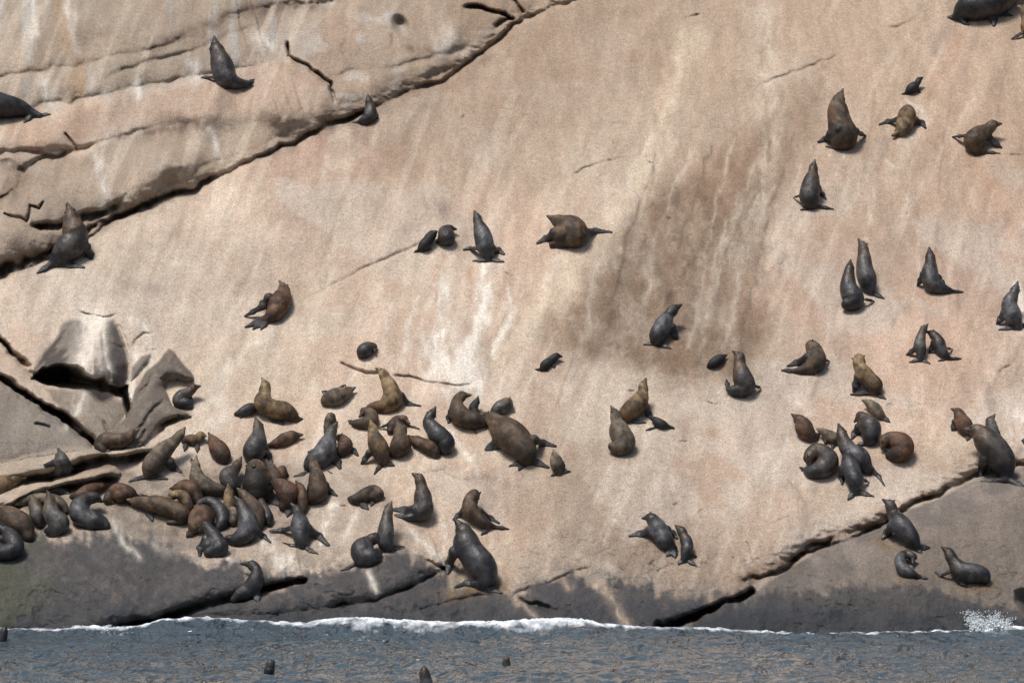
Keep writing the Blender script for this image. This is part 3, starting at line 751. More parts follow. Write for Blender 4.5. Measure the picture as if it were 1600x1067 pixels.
# ------------------------------------------------------------------ seals
def fur_material():
    m = bpy.data.materials.new("seal_fur")
    n, l, bs = nodes_of(m)
    at = n.new("ShaderNodeAttribute"); at.attribute_name = "fur"
    wt = n.new("ShaderNodeAttribute"); wt.attribute_name = "sleek"
    tc = n.new("ShaderNodeTexCoord")
    a = n.new("ShaderNodeTexNoise"); a.inputs["Scale"].default_value = 9; a.inputs["Detail"].default_value = 5; a.inputs["Roughness"].default_value = .7; l.new(tc.outputs["Object"], a.inputs["Vector"])
    f = n.new("ShaderNodeTexNoise"); f.inputs["Scale"].default_value = 55; f.inputs["Detail"].default_value = 3; l.new(tc.outputs["Object"], f.inputs["Vector"])
    r = n.new("ShaderNodeMapRange"); r.inputs[1].default_value = .3; r.inputs[2].default_value = .7; r.inputs[3].default_value = .52; r.inputs[4].default_value = 1.5; l.new(a.outputs[0], r.inputs[0])
    r2 = n.new("ShaderNodeMapRange"); r2.inputs[1].default_value = .3; r2.inputs[2].default_value = .7; r2.inputs[3].default_value = .8; r2.inputs[4].default_value = 1.2; l.new(f.outputs[0], r2.inputs[0])
    mu = n.new("ShaderNodeMath"); mu.operation = 'MULTIPLY'; l.new(r.outputs[0], mu.inputs[0]); l.new(r2.outputs[0], mu.inputs[1])
    vm = n.new("ShaderNodeVectorMath"); vm.operation = 'SCALE'; l.new(at.outputs["Color"], vm.inputs[0]); l.new(mu.outputs[0], vm.inputs["Scale"])
    l.new(vm.outputs[0], bs.inputs["Base Color"])
    wp = n.new("ShaderNodeMath"); wp.operation = 'MULTIPLY'; wr = n.new("ShaderNodeMapRange"); wr.inputs[1].default_value = .38; wr.inputs[2].default_value = .60; wr.inputs[3].default_value = .35; wr.inputs[4].default_value = 1.15
    l.new(a.outputs[0], wr.inputs[0]); l.new(wt.outputs["Fac"], wp.inputs[0]); l.new(wr.outputs[0], wp.inputs[1])
    rr = n.new("ShaderNodeMapRange"); rr.inputs[3].default_value = .82; rr.inputs[4].default_value = .30; l.new(wp.outputs[0], rr.inputs[0]); l.new(rr.outputs[0], bs.inputs["Roughness"])
    bs.inputs["Specular IOR Level"].default_value = .5
    b = n.new("ShaderNodeBump"); b.inputs["Strength"].default_value = .55; b.inputs["Distance"].default_value = .030; l.new(a.outputs[0], b.inputs["Height"])
    b2 = n.new("ShaderNodeBump"); b2.inputs["Strength"].default_value = .55; b2.inputs["Distance"].default_value = .010; l.new(f.outputs[0], b2.inputs["Height"]); l.new(b.outputs[0], b2.inputs["Normal"])
    l.new(b2.outputs[0], bs.inputs["Normal"])
    return m
FUR = fur_material()
def plain(name, col, rough):
    m = bpy.data.materials.new(name); n, l, bs = nodes_of(m)
    t = n.new("ShaderNodeTexNoise"); t.inputs["Scale"].default_value = 40
    r = n.new("ShaderNodeMix"); r.data_type = 'RGBA'; r.inputs[6].default_value = (*[c * .8 for c in col], 1); r.inputs[7].default_value = (*[c * 1.2 for c in col], 1)
    l.new(t.outputs[0], r.inputs[0]); l.new(r.outputs[2], bs.inputs["Base Color"]); bs.inputs["Roughness"].default_value = rough
    return m
EYE = plain("seal_eye", (.006, .005, .005), .12); NOSE = plain("seal_nose", (.014, .013, .013), .35); EARM = plain("seal_ear", (.045, .034, .026), .7)
eye_me = mesh_np("eye", OV, np.zeros((0, 4), int), OT); eye_me.materials.append(EYE)
nose_me = mesh_np("nose", OV * (1.25, 1, .8), np.zeros((0, 4), int), OT); nose_me.materials.append(NOSE)
ev = OV.copy(); ev[:, 2] *= 1.0; ev[:, 0] *= .38; ev[:, 1] *= .38
ev[:, 0] *= (1 - .45 * ev[:, 2]); ev[:, 1] *= (1 - .45 * ev[:, 2])
ear_me = mesh_np("ear", ev, np.zeros((0, 4), int), OT); ear_me.materials.append(EARM)

CORN = np.array([(0, 0, 0), (1, 0, 0), (0, 1, 0), (1, 1, 0), (0, 0, 1), (1, 0, 1), (0, 1, 1), (1, 1, 1)])
EDG = [(0, 1), (2, 3), (4, 5), (6, 7), (0, 2), (1, 3), (4, 6), (5, 7), (0, 4), (1, 5), (2, 6), (3, 7)]
def surface_net(F, org, h):
    n = F.shape
    ins = F < 0
    cnt = sum(ins[c[0]:n[0] - 1 + c[0], c[1]:n[1] - 1 + c[1], c[2]:n[2] - 1 + c[2]].astype(np.int8) for c in CORN)
    act = (cnt > 0) & (cnt < 8)
    ids = np.full(act.shape, -1, np.int64)
    I, J, K = np.nonzero(act)
    ids[I, J, K] = np.arange(len(I))
    vals = np.stack([F[I + c[0], J + c[1], K + c[2]] for c in CORN], axis=1)
    acc = np.zeros((len(I), 3)); num = np.zeros(len(I))
    for a, b in EDG:
        fa, fb = vals[:, a], vals[:, b]
        m = (fa < 0) != (fb < 0)
        t = np.where(m, fa / np.where(m, fa - fb, 1), 0)
        p = CORN[a] + t[:, None] * (CORN[b] - CORN[a])
        acc += np.where(m[:, None], p, 0); num += m
    V = (np.stack([I, J, K], axis=1) + acc / num[:, None]) * h + org
    Q = []
    for ax in range(3):
        o1, o2 = [(1, 2), (2, 0), (0, 1)][ax]
        lo = [slice(1, -1)] * 3; lo[ax] = slice(0, -1)
        hi = [slice(1, -1)] * 3; hi[ax] = slice(1, None)
        A = ins[tuple(lo)]; B = ins[tuple(hi)]
        X = np.stack(np.nonzero(A != B), axis=1)
        s = A[tuple(X.T)]
        P = X + 1; P[:, ax] -= 1
        def cell(d1, d2):
            q = P.copy(); q[:, o1] -= d1; q[:, o2] -= d2
            return ids[q[:, 0], q[:, 1], q[:, 2]]
        q = np.stack([cell(1, 1), cell(0, 1), cell(0, 0), cell(1, 0)], axis=1)
        q[~s] = q[~s][:, ::-1]
        Q.append(q)
    Q = np.concatenate(Q); Q = Q[(Q >= 0).all(1)]
    return V, Q

def cone_d(P, a, b, ra, rb):
    ab = b - a; L2 = float(ab @ ab) + 1e-9
    w = P - a
    t = np.clip((w @ ab) / L2, 0, 1)
    e = w - t[..., None] * ab
    return np.sqrt((e * e).sum(-1)) - (ra + (rb - ra) * t)
def blade_d(P, a, b, wa, wb, ta, tb, nrm):
    ab = b - a; L2 = float(ab @ ab) + 1e-9
    w = P - a
    t = np.clip((w @ ab) / L2, 0, 1)
    e = w - t[..., None] * ab
    dn = e @ nrm
    dt2 = np.maximum((e * e).sum(-1) - dn * dn, 0)
    wd = wa + (wb - wa) * t; th = ta + (tb - ta) * t
    f = np.sqrt(dt2 / wd ** 2 + dn * dn / th ** 2)
    return (f - 1) * th
def smin(a, b, k):
    h_ = np.clip(.5 + .5 * (b - a) / k, 0, 1)
    return b + (a - b) * h_ - k * h_ * (1 - h_)

def catmull(pts, sub=3):
    pts = np.array(pts, float)
    if len(pts) < 3: return pts
    ext = np.vstack([2 * pts[0] - pts[1], pts, 2 * pts[-1] - pts[-2]])
    o = []
    for i in range(1, len(ext) - 2):
        p0, p1, p2, p3 = ext[i - 1:i + 3]
        for s in range(sub):
            t = s / sub
            o.append(.5 * ((2 * p1) + (p2 - p0) * t + (2 * p0 - 5 * p1 + 4 * p2 - p3) * t * t + (3 * p1 - p0 - 3 * p2 + p3) * t ** 3))
    o.append(pts[-1])
    return np.array(o)

# coats: head and neck, middle (sheen painted into one dark coat), hindquarters, how sleek
PAL = {
    'dk': ((.034, .030, .028), (.034, .033, .035), (.026, .026, .028), .8),
    'dh': ((.050, .034, .023), (.066, .063, .066), (.024, .024, .027), .85),  # middle lightened to grey to paint in the sheen of the body
    'gr': ((.050, .044, .038), (.084, .084, .090), (.036, .036, .041), .85),
    'lg': ((.085, .078, .068), (.105, .105, .108), (.066, .066, .070), .6),
    'br': ((.125, .082, .045), (.085, .050, .025), (.048, .028, .016), .4),
    'gd': ((.235, .160, .080), (.165, .103, .047), (.085, .046, .021), .25),
    'tn': ((.195, .150, .098), (.155, .118, .080), (.085, .060, .042), .3),
    'rd': ((.110, .062, .034), (.105, .048, .021), (.055, .027, .015), .35),
    'bg': ((.088, .054, .030), (.062, .052, .046), (.026, .026, .029), .75),
    'gg': ((.120, .088, .056), (.088, .082, .076), (.040, .040, .043), .7),
    'pp': ((.016, .014, .014), (.015, .014, .014), (.013, .012, .012), .35),
    'sk': ((.040, .032, .026), (.044, .043, .047), (.022, .022, .025), 1.0),
}
N_FLIP = np.array((0, -.85, .53)); N_FLIP /= np.linalg.norm(N_FLIP)
COUNT = [0]

def seal(label, pal, up, view, nose, spine, flips=(), fill=(), dark_chest=False, kind='fur_seal', group=None, cat=None, sea=None, furc=None):
    """spine: (x, y, radius[, towards viewer]) from head to tail in photograph positions; flips: [root, (bend), tip, width]"""
    COUNT[0] += 1
    sp = [tuple(p) + ((0,) if len(p) == 3 else ()) for p in spine]
    hx, hy, hr = sp[0][:3]
    def rest(x, y, r): return rest_y(x, y) - 1.18 * r * rest_y(x, y) / F_PX
    if sea is None:
        low = max(sp, key=lambda p: p[1] + p[2])
        Y0 = rest(*low[:3])
        def depth(x, y, r, dz):
            Yl = rest(x, y, r)
            return min(Yl, Yl + (Y0 - Yl) * up) - dz * Y0 / F_PX
    else:
        Y0 = sea
        def depth(x, y, r, dz): return Y0 - dz * Y0 / F_PX
    sc = Y0 / F_PX
    P = catmull([(x, y, r, dz) for x, y, r, dz in sp], 5)
    rg0 = np.random.RandomState(COUNT[0] + 70)
    P[:, 2] *= 1 - .13 * np.exp(-((np.linspace(0, len(sp) - 1, len(P)) - .9) / .45) ** 2) * (len(sp) > 3)
    tt = np.linspace(0, 1, len(P))
    P[:, 2] *= 1 + .035 * np.sin(tt * rg0.uniform(14, 22) + rg0.uniform(0, 6)) * sm(tt, .04, .2) + .014 * np.sin(tt * 75 + rg0.uniform(0, 6)) * sm(tt, .06, .14) * (1 - sm(tt, .26, .42)) * (sp[0][2] > 6)
    P[:, 2] *= 1 - .10 * (1 - sm(tt, 0, .06))
    P[:, 2] = np.maximum(P[:, 2], 1.4)
    C3 = np.array([ray_y(np.array(x), np.array(y), np.array(depth(x, y, r, dz))) for x, y, r, dz in P])
    R3 = P[:, 2] * sc
    tpar = np.linspace(0, 1, len(P))
    prims = []     # (kind, data, colour id)
    for i in range(len(C3) - 1):
        prims.append(('c', C3[i], C3[i + 1], R3[i], R3[i + 1], tpar[i]))
    for x, y, r, dz in fill:
        q = ray_y(np.array(x), np.array(y), np.array(depth(x, y, r, dz)))
        prims.append(('m', q, q + np.array((.001, 0, 0)), r * sc, r * sc, .6))
    # head and muzzle
    head = C3[0]
    nz = tuple(nose) + ((0,) if len(nose) == 2 else ())
    rn = .30 * hr
    vx, vy = nz[0] - hx, nz[1] - hy; vl = max(math.hypot(vx, vy), .1)
    if sea is None and nz[2] == 0 and vl < 1.75 * hr:
        vx, vy = vx / vl * 1.75 * hr, vy / vl * 1.75 * hr; vl = 1.75 * hr
    pull = max(0, 1 - rn / vl) if nz[2] == 0 else 1.0
    nY = depth(hx + vx * pull, hy + vy * pull, hr, 0) if up < .35 else C3[0][1]
    nosep = ray_y(np.array(hx + vx * pull), np.array(hy + vy * pull), np.array(nY - nz[2] * sc - sp[0][3] * sc * (up < .35)))
    fw = nosep - head; fl = np.linalg.norm(fw) + 1e-6; fw = fw / fl
    brow = head + fw * min(hr * sc * .75, fl * .6)
    prims.append(('m', head, brow, hr * sc * .88, hr * sc * .52, 0))
    prims.append(('m', brow, nosep, hr * sc * .46, rn * sc, 0))
    viewv = np.array((0, -1.0, 0.05)); viewv /= np.linalg.norm(viewv)
    if view == 'S':
        lat = viewv - fw * (viewv @ fw)
    else:
        lat = np.cross(fw, viewv); 
        if np.linalg.norm(lat) < .3: lat = np.array((1.0, 0, 0)); lat -= fw * (lat @ fw)
    lat /= np.linalg.norm(lat)
    crown = np.cross(lat, fw)
    ref = np.array((0, 0, 1.0)) + (viewv * .6 if view == 'B' else (-viewv * .6 if view == 'F' else 0))
    if view == 'S':
        # crown lies on the side away from the throat
        nk = C3[min(4, len(C3) - 1)] - head
        ref = ref * .6 - nk / (np.linalg.norm(nk) + 1e-6) + np.array(((-fw[0]) * .2, 0, 0))
    if crown @ ref < 0: crown = -crown
    blades = []
    for fl_ in flips:
        w = fl_[-1]; pp = fl_[:-1]
        n_ = len(pp)
        pos = []
        for i, q in enumerate(pp):
            x, y = q[:2]; dz = q[2] if len(q) > 2 else 0
            if sea is not None: Y = Y0 - dz * sc
            elif i == 0:
                k = int(np.argmin(np.hypot(P[:, 0] - x, P[:, 1] - y)))
                Y = C3[k][1] - dz * sc
            else:
                Y = min(rest_y(x, y) - 1.8 * sc, Y0 + 40 * sc) - dz * sc
                Y = max(Y, Y0 - 60 * sc)
            pos.append(ray_y(np.array(x), np.array(y), np.array(Y)))
        hw = w * .66 * sc
        ws = [hw * 1.35, hw * 1.1, hw * .5] if n_ == 3 else [hw * 1.0, hw * .62]
        if n_ == 2:
            pos = [pos[0], pos[0] * .45 + pos[1] * .55, pos[1]]; ws = [hw * 1.25, hw * 1.05, hw * .5]
        th = [max(hw * .62, 1.5 * sc), max(hw * .38, 1.15 * sc), max(hw * .26, .95 * sc)]
        if w > 5:
            prims.append(('m', pos[0], pos[0] * .45 + pos[1] * .55, hw * 1.45, hw * .75, .45))
        for i in range(2):
            blades.append((pos[i], pos[i + 1], max(ws[i], 1.2 * sc), max(ws[i + 1], 1.0 * sc), th[i], th[i + 1]))
    small = hr < 7.2
    h = .0115 if small else .0155
    if max(R3) > .21: h = .019
    pts_all = np.concatenate([C3 - R3[:, None], C3 + R3[:, None], [nosep - rn * sc, nosep + rn * sc]] + [np.array([b[0] - b[2], b[1] - b[3], b[0] + b[2], b[1] + b[3]]) for b in blades])
    lo = pts_all.min(0) - 3.2 * h; hi = pts_all.max(0) + 3.2 * h
    dims = np.ceil((hi - lo) / h).astype(int) + 1
    gx, gy, gz = [lo[i] + np.arange(dims[i]) * h for i in range(3)]
    G = np.stack(np.meshgrid(gx, gy, gz, indexing='ij'), axis=-1).astype(np.float32)
    F = np.full(G.shape[:3], 1.0, np.float32)
    def local(a, b, r, fn, k):
        l_ = np.minimum(a, b) - r - .07; u_ = np.maximum(a, b) + r + .07
        i0 = np.clip(np.floor((l_ - lo) / h).astype(int), 0, dims); i1 = np.clip(np.ceil((u_ - lo) / h).astype(int) + 1, 0, dims)
        s = tuple(slice(i0[i], i1[i]) for i in range(3))
        if min(i1 - i0) <= 0: return
        d = fn(G[s])
        F[s] = np.minimum(F[s], d) if k == 0 else smin(F[s], d, k)
    for kd, a, b, ra, rb, t in prims:
        a = a.astype(np.float32); b = b.astype(np.float32)
        local(a, b, max(ra, rb), lambda g: cone_d(g, a, b, np.float32(ra), np.float32(rb)), .012 if kd == 'c' else .02)
    for a, b, wa, wb, ta, tb in blades:
        a = a.astype(np.float32); b = b.astype(np.float32)
        local(a, b, max(wa, wb), lambda g: blade_d(g, a, b, wa, wb, ta, tb, N_FLIP.astype(np.float32)), .022 if not small else .014)
    V, Q = surface_net(F, lo, h)
    # colour
    hc, mc, rc, sl = PAL[pal]
    hc, mc, rc = [np.array(c) for c in (hc, mc, rc)]
    rg = np.random.RandomState(COUNT[0])
    tone = rg.uniform(.88, 1.14)
    D = ((V[:, None, :] - C3[None]) ** 2).sum(-1) ** .5 - R3[None] * .9
    W = np.exp(-np.clip(D, 0, None) / .03) * np.exp(-D.clip(-1, 0) * -8)
    T = (W * tpar).sum(1) / (W.sum(1) + 1e-9)
    T = T + (fbm(V[:, 0] * 5, V[:, 2] * 5 + V[:, 1] * 3, 3, COUNT[0] % 9) - .5) * .22
    col = np.where(T[:, None] < .5, hc + (mc - hc) * sm(T, .27, .42)[:, None], mc + (rc - mc) * sm(T, .58, .78)[:, None])
    # paler throat and muzzle
    dn = np.linalg.norm(V - nosep, axis=1) / (hr * sc)
    col = col * (1 + .35 * np.exp(-(dn / .7) ** 2))[:, None]
    # flippers are bare dark skin
    if blades:
        fb = np.full(len(V), 1e9)
        for a, b, wa, wb, ta, tb in blades:
            ab = b - a; t = np.clip(((V - a) @ ab) / (ab @ ab + 1e-9), 0, 1)
            fb = np.minimum(fb, np.linalg.norm(V - a - t[:, None] * ab, axis=1) - max(wa, wb))
        Dm = D.min(1) + R3.mean() * -.1
        m = sm(Dm, .0, .035) * (1 - sm(fb, 0, .03))
        fc = np.array((.030, .029, .031)) if pal != 'pp' else np.array((.013, .013, .013))
        col = col + (fc - col) * m[:, None]
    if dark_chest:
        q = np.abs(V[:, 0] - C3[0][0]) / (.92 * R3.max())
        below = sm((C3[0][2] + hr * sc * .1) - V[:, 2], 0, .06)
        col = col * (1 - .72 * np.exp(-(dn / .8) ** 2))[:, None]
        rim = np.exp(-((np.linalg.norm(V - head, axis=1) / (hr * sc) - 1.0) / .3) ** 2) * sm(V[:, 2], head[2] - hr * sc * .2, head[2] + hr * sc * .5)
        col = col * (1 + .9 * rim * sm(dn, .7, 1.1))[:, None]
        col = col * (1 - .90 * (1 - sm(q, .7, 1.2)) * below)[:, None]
    # coarse mottling and a greyer bloom where the coat is wet
    mot = fbm(V[:, 0] * 11 + V[:, 1] * 4, V[:, 2] * 9, 3, COUNT[0] % 13 + 2)
    col = col * (.55 + .9 * sm(mot, .34, .66))[:, None]
    col = col * tone * .64
    base = np.array([C3[:, 0].mean(), C3[:, 1].mean(), V[:, 2].min()])
    me = mesh_np(kind, V - base, Q)
    color_attr(me, "fur", col); float_attr(me, "sleek", np.full(len(V), sl))
    o = link(kind, me, FUR, label=label, cat=cat or ("seal pup" if kind == 'seal_pup' else "fur seal"), group=group or ("seal pups on the rock" if kind == 'seal_pup' else "fur seals hauled out on the rock"), loc=base)
    # face
    hrm = hr * sc
    from mathutils import Matrix
    rot = Matrix((tuple(lat), tuple(fw), tuple(crown))).transposed()
    for s in (-1, 1):
        e = link("eye", eye_me, parent=o); e.scale = [hrm * .15] * 3
        # on the skin of the brow
        p = head + fw * hrm * .62 + lat * s * hrm * .60 + crown * hrm * .42
        e.location = p - base
        e = link("ear", ear_me, parent=o); e.scale = [hrm * .34] * 3
        p = head - fw * hrm * .18 + lat * s * hrm * 1.0 + crown * hrm * .22
        e.location = p - base
        dirv = (-fw * .8 + lat * s * .6)
        e.rotation_euler = Vector(dirv).to_track_quat('Z', 'Y').to_euler()
    e = link("nose", nose_me, parent=o); e.scale = [rn * sc * .55] * 3
    e.location = nosep + fw * rn * sc * .75 - base
    e.rotation_euler = rot.to_euler()
    return o
def pup(*a, **k): return seal(*a, kind='seal_pup', **k)

# ---- upper left ledges
seal("black seal with raised snout sitting on the terrace below the streaked wall", 'dh', .7, 'B', (335, 60), [(337, 73, 9.5), (342, 88, 15.5), (348, 106, 17.5), (353, 121, 17), (366, 129, 10.5), (382, 131, 6), (393, 129, 3)],
     [((334, 121), (322, 121), (314, 121), 4), ((388, 130), (397, 124), 4.5), ((384, 132), (366, 138), (350, 139), 4)])
seal("black seal cut off by the left edge of the terrace, only its hindquarters in view", 'dk', .5, 'S', (-84, 110), [(-76, 118, 10), (-60, 138, 17), (-32, 154, 21), (0, 164, 19.5), (28, 169, 14), (48, 176, 8), (62, 181, 4)],
     [((62, 180), (79, 179), 4.5), ((50, 180), (38, 191), 7)])
seal("small olive brown seal with upright neck beside the dark undercut of the ledge", 'bg', .7, 'S', (574, 147), [(576, 156, 5.2), (578, 166, 8), (579, 177, 10), (574, 186, 9), (563, 190, 4)],
     [((586, 176), (590, 185), 4.5), ((569, 191), (574, 196), 3.5), ((562, 190), (548, 193), 3)], furc=1)
seal("large dark bull with brown mane sitting at the foot of the lower left ledge", 'bg', .75, 'B', (107, 324), [(112, 337, 12), (114, 354, 18), (118, 374, 21), (105, 390, 20), (89, 404, 11.5), (82, 413, 5)],
     [((83, 411), (58, 427), 7), ((88, 411), (131, 418), 8), ((134, 388), (140, 398), (143, 404), 10)])

# ---- upper right
seal("big dark bull walking at the top edge of the picture, head out of frame", 'sk', .6, 'S', (1620, -34), [(1606, -27, 12), (1590, -18, 16), (1570, -8, 22), (1548, 2, 27), (1525, 9, 24), (1505, 15, 14), (1493, 26, 5)],
     [((1495, 27), (1481, 27), 5), ((1500, 28), (1513, 39), 6), ((1552, 20), (1553, 40), 9), ((1562, 20), (1582, 25), 5)])
seal("slim light brown seal cut by the right edge just below the big bull", 'gd', .8, 'S', (1591, 10), [(1599, 13, 6), (1602, 30, 7), (1604, 46, 8), (1614, 56, 6)], [((1600, 50), (1581, 61), 4)])
pup("tiny black pup sitting alone high on the pink slab, facing right", 'pp', .7, 'S', (1443, 121), [(1436, 125, 4.6), (1432, 132, 5.4), (1425, 138, 8), (1417, 145, 3.5)], [((1417, 146), (1409, 147), 2), ((1434, 139), (1438, 145), 3)])
seal("tall brown seal pointing its snout straight up, heavy dark rump folded beneath it", 'br', .85, 'B', (1317, 140), [(1312, 152, 8), (1309, 164, 13.5), (1310, 181, 17.5), (1314, 199, 20), (1318, 215, 21), (1308, 226, 9)],
     [((1298, 210), (1290, 218), (1279, 222), 8), ((1337, 206), (1352, 212), 7), ((1312, 231), (1290, 229), 5), ((1310, 202, 20), (1294, 220, 12), 6)])
seal("golden seal stretched head down towards the sea with both fore flippers spread", 'gd', .1, 'F', (1397, 211), [(1407, 206, 9), (1412, 198, 13), (1416, 186, 14.5), (1418, 176, 12), (1419, 169, 5)],
     [((1404, 187), (1388, 190), (1374, 195), 6), ((1430, 188), (1440, 192), (1446, 200), 7)])
seal("brown seal in profile near the right edge looking right, all flippers splayed", 'br', .7, 'S', (1561, 194), [(1551, 195, 8.5), (1542, 204, 11), (1528, 212, 15), (1521, 223, 15), (1527, 233, 8.5), (1537, 237, 4)],
     [((1537, 237), (1563, 240), 4), ((1534, 238), (1522, 243), 4.5), ((1545, 215), (1565, 231), 7), ((1513, 212), (1488, 214), 5)])
seal("grey brown seal with upturned head alone left of centre on the right slope", 'bg', .75, 'B', (1273, 251), [(1271, 260, 6.2), (1270, 272, 9.5), (1267, 288, 13.5), (1265, 303, 16), (1266, 316, 12), (1275, 322, 4)],
     [((1276, 322), (1302, 327), 4.5), ((1270, 325), (1251, 328), 4), ((1278, 294), (1284, 303), (1290, 311), 6), ((1249, 306), (1240, 309), 3)])
seal("hinder seal of the leaning pair on the right slope, snout raised to the left", 'gg', .7, 'B', (1342, 375), [(1348, 384, 7.5), (1350, 400, 11), (1351, 420, 13.5), (1356, 440, 14), (1361, 454, 7)], [((1362, 457), (1381, 466), 5.5)])
seal("front seal of the leaning pair on the right slope with curled rump", 'dh', .75, 'B', (1329, 406), [(1328, 416, 6.2), (1326, 432, 10.5), (1326, 451, 14), (1334, 469, 16), (1323, 476, 8.5, 6)],
     [((1354, 468), (1366, 471), 4), ((1322, 470, 6), (1316, 462, 2), 5)])
seal("dark grey seal with pointed snout up and long tail trailing right on the open slope", 'dh', .75, 'B', (1452, 388), [(1453, 398, 6.8), (1454, 412, 10.5), (1453, 429, 13), (1458, 444, 14), (1472, 451, 8.5), (1486, 454, 3.5)],
     [((1486, 454), (1505, 456), 3.5), ((1443, 430), (1434, 446), 7), ((1466, 435), (1477, 446), 7)])
seal("grey seal against the white stained patch at the right edge", 'gr', .75, 'B', (1590, 441), [(1587, 451, 6.8), (1583, 461, 9), (1577, 476, 12.5), (1582, 493, 14), (1589, 505, 8), (1592, 512, 4)],
     [((1589, 511), (1561, 515), 5), ((1592, 508), (1604, 508), 5), ((1569, 491), (1558, 506), 8)])
seal("brown seal bowing its head to its chest, flippers out to the left", 'br', .6, 'S', (1264, 553, 10), [(1268, 541, 11), (1276, 552, 13.5), (1274, 568, 14), (1257, 577, 8), (1244, 579, 4)],
     [((1244, 579), (1221, 578), 4.5), ((1262, 558), (1245, 567), (1231, 572), 8), ((1257, 582), (1273, 586), 4), ((1285, 562), (1296, 564), 4)])
seal("golden headed seal turned to the viewer above the little golden one", 'gd', .7, 'F', (1344, 566, 7), [(1342, 561, 9.5), (1344, 574, 11.5), (1354, 589, 13), (1366, 602, 13), (1365, 611, 7)],
     [((1360, 613), (1329, 616), 5), ((1366, 613), (1384, 623), 5), ((1342, 590), (1334, 611), 9)])
seal("left one of two slim seals touching noses on the right slope", 'gg', .75, 'B', (1449, 507), [(1444, 513, 5.6), (1440, 523, 7), (1437, 538, 9.3), (1439, 552, 7.5), (1438, 562, 3.8)],
     [((1436, 562), (1421, 566), 4), ((1440, 562), (1453, 568), 4), ((1432, 544), (1417, 554), 6.5)])
seal("right one of two slim seals touching noses, bent over to the left", 'dh', .7, 'B', (1447, 518), [(1456, 521, 6), (1465, 531, 9.8), (1470, 545, 9.3), (1478, 556, 5.5), (1484, 560, 3)],
     [((1484, 560), (1502, 560), 3.5), ((1480, 561), (1466, 564), 3.5), ((1459, 536), (1452, 551), 6), ((1477, 543), (1488, 546), 3.5)])

# ---- right hand cluster
seal("small tan speckled seal below the golden headed one, facing left", 'tn', .4, 'S', (1349, 626), [(1356, 629, 6), (1365, 636, 9.8), (1372, 645, 9), (1380, 652, 4)], [((1380, 651), (1390, 659), 5)])
seal("round reddish brown seal at the left end of the right hand group", 'rd', .4, 'B', (1241, 650), [(1246, 654, 7), (1253, 661, 12.5), (1259, 673, 13.5), (1268, 682, 8.5), (1275, 682, 4)], [((1274, 680), (1281, 677), 4), ((1272, 683), (1279, 686), 4)])
pup("small olive pup lying between the reddish seal and the long necked pair", 'tn', .5, 'S', (1277, 670), [(1283, 673, 5), (1292, 678, 8), (1303, 684, 9), (1314, 690, 6)], [((1291, 684), (1289, 695), 4), ((1303, 692), (1300, 702), 4)])
seal("mottled grey brown seal lying behind the long necked pair, head tucked", 'bg', .4, 'S', (1338, 656), [(1344, 650, 8), (1353, 659, 14), (1361, 672, 16.5), (1359, 687, 10)], [((1342, 668), (1336, 678), (1331, 685), 8), ((1350, 692), (1339, 695), 4)])
seal("long necked dark seal whose tail trails down to the right, behind its neighbour", 'dh', .7, 'B', (1311, 665), [(1314, 674, 7.6), (1319, 690, 11.5), (1328, 705, 14), (1343, 717, 17), (1354, 730, 9), (1361, 734, 4)],
     [((1360, 730), (1373, 744), (1382, 758), 4.5), ((1348, 735), (1361, 742), 4.5)])
seal("sleek dark seal climbing in front of the long necked one, belly down the slope", 'sk', .45, 'B', (1322, 693), [(1331, 701, 8.6), (1326, 714, 11.5), (1330, 733, 14), (1336, 751, 13), (1336, 766, 7)],
     [((1335, 769), (1325, 780), 6), ((1338, 768), (1365, 775), 5.5), ((1318, 732), (1315, 745), (1316, 756), 7), ((1346, 748), (1358, 753), 4)])
seal("dark seal curled into a ring, head tucked under, left of the long necked pair", 'bg', .35, 'S', (1266, 728, 4), [(1264, 716, 10, 3), (1271, 706, 12.5), (1285, 707, 14), (1294, 719, 16), (1287, 731, 16), (1270, 737, 11), (1258, 734, 4)], [((1258, 734), (1249, 729), 3)])
seal("chestnut seal sitting curled at the right end of the group", 'rd', .5, 'S', (1378, 698, 3), [(1383, 689, 10), (1395, 685, 13), (1409, 694, 17), (1410, 705, 16.5), (1398, 711, 10), (1388, 711, 5)], [((1391, 705, 4), (1386, 700, 6), 4)])
seal("reddish brown seal touched by the big dark bull's snout at the right", 'rd', .4, 'S', (1490, 640), [(1497, 643, 7), (1502, 655, 12), (1509, 668, 12), (1513, 678, 6)], [((1493, 660), (1488, 672), 7), ((1513, 679), (1511, 688), 5)])
seal("seal whose grey head alone shows behind the big dark bull's neck", 'gg', .6, 'S', (1554, 648), [(1547, 657, 7.5), (1550, 668, 9), (1554, 682, 10)], [])
seal("huge dark bull with tawny nape standing tall at the right edge", 'bg', .75, 'S', (1510, 671), [(1522, 672, 10), (1533, 677, 15), (1543, 690, 20), (1557, 705, 22), (1567, 722, 19.5), (1571, 738, 11.5), (1572, 749, 5)],
     [((1570, 749), (1533, 752), 7), ((1576, 750), (1602, 760), 7), ((1540, 716), (1534, 730), (1533, 743), 11)])
seal("seal almost wholly beyond the right edge, only its dark flipper showing", 'dk', .3, 'S', (1660, 660), [(1650, 664, 9), (1636, 674, 14), (1620, 684, 12), (1608, 689, 5)], [((1608, 688), (1597, 688), 6)])

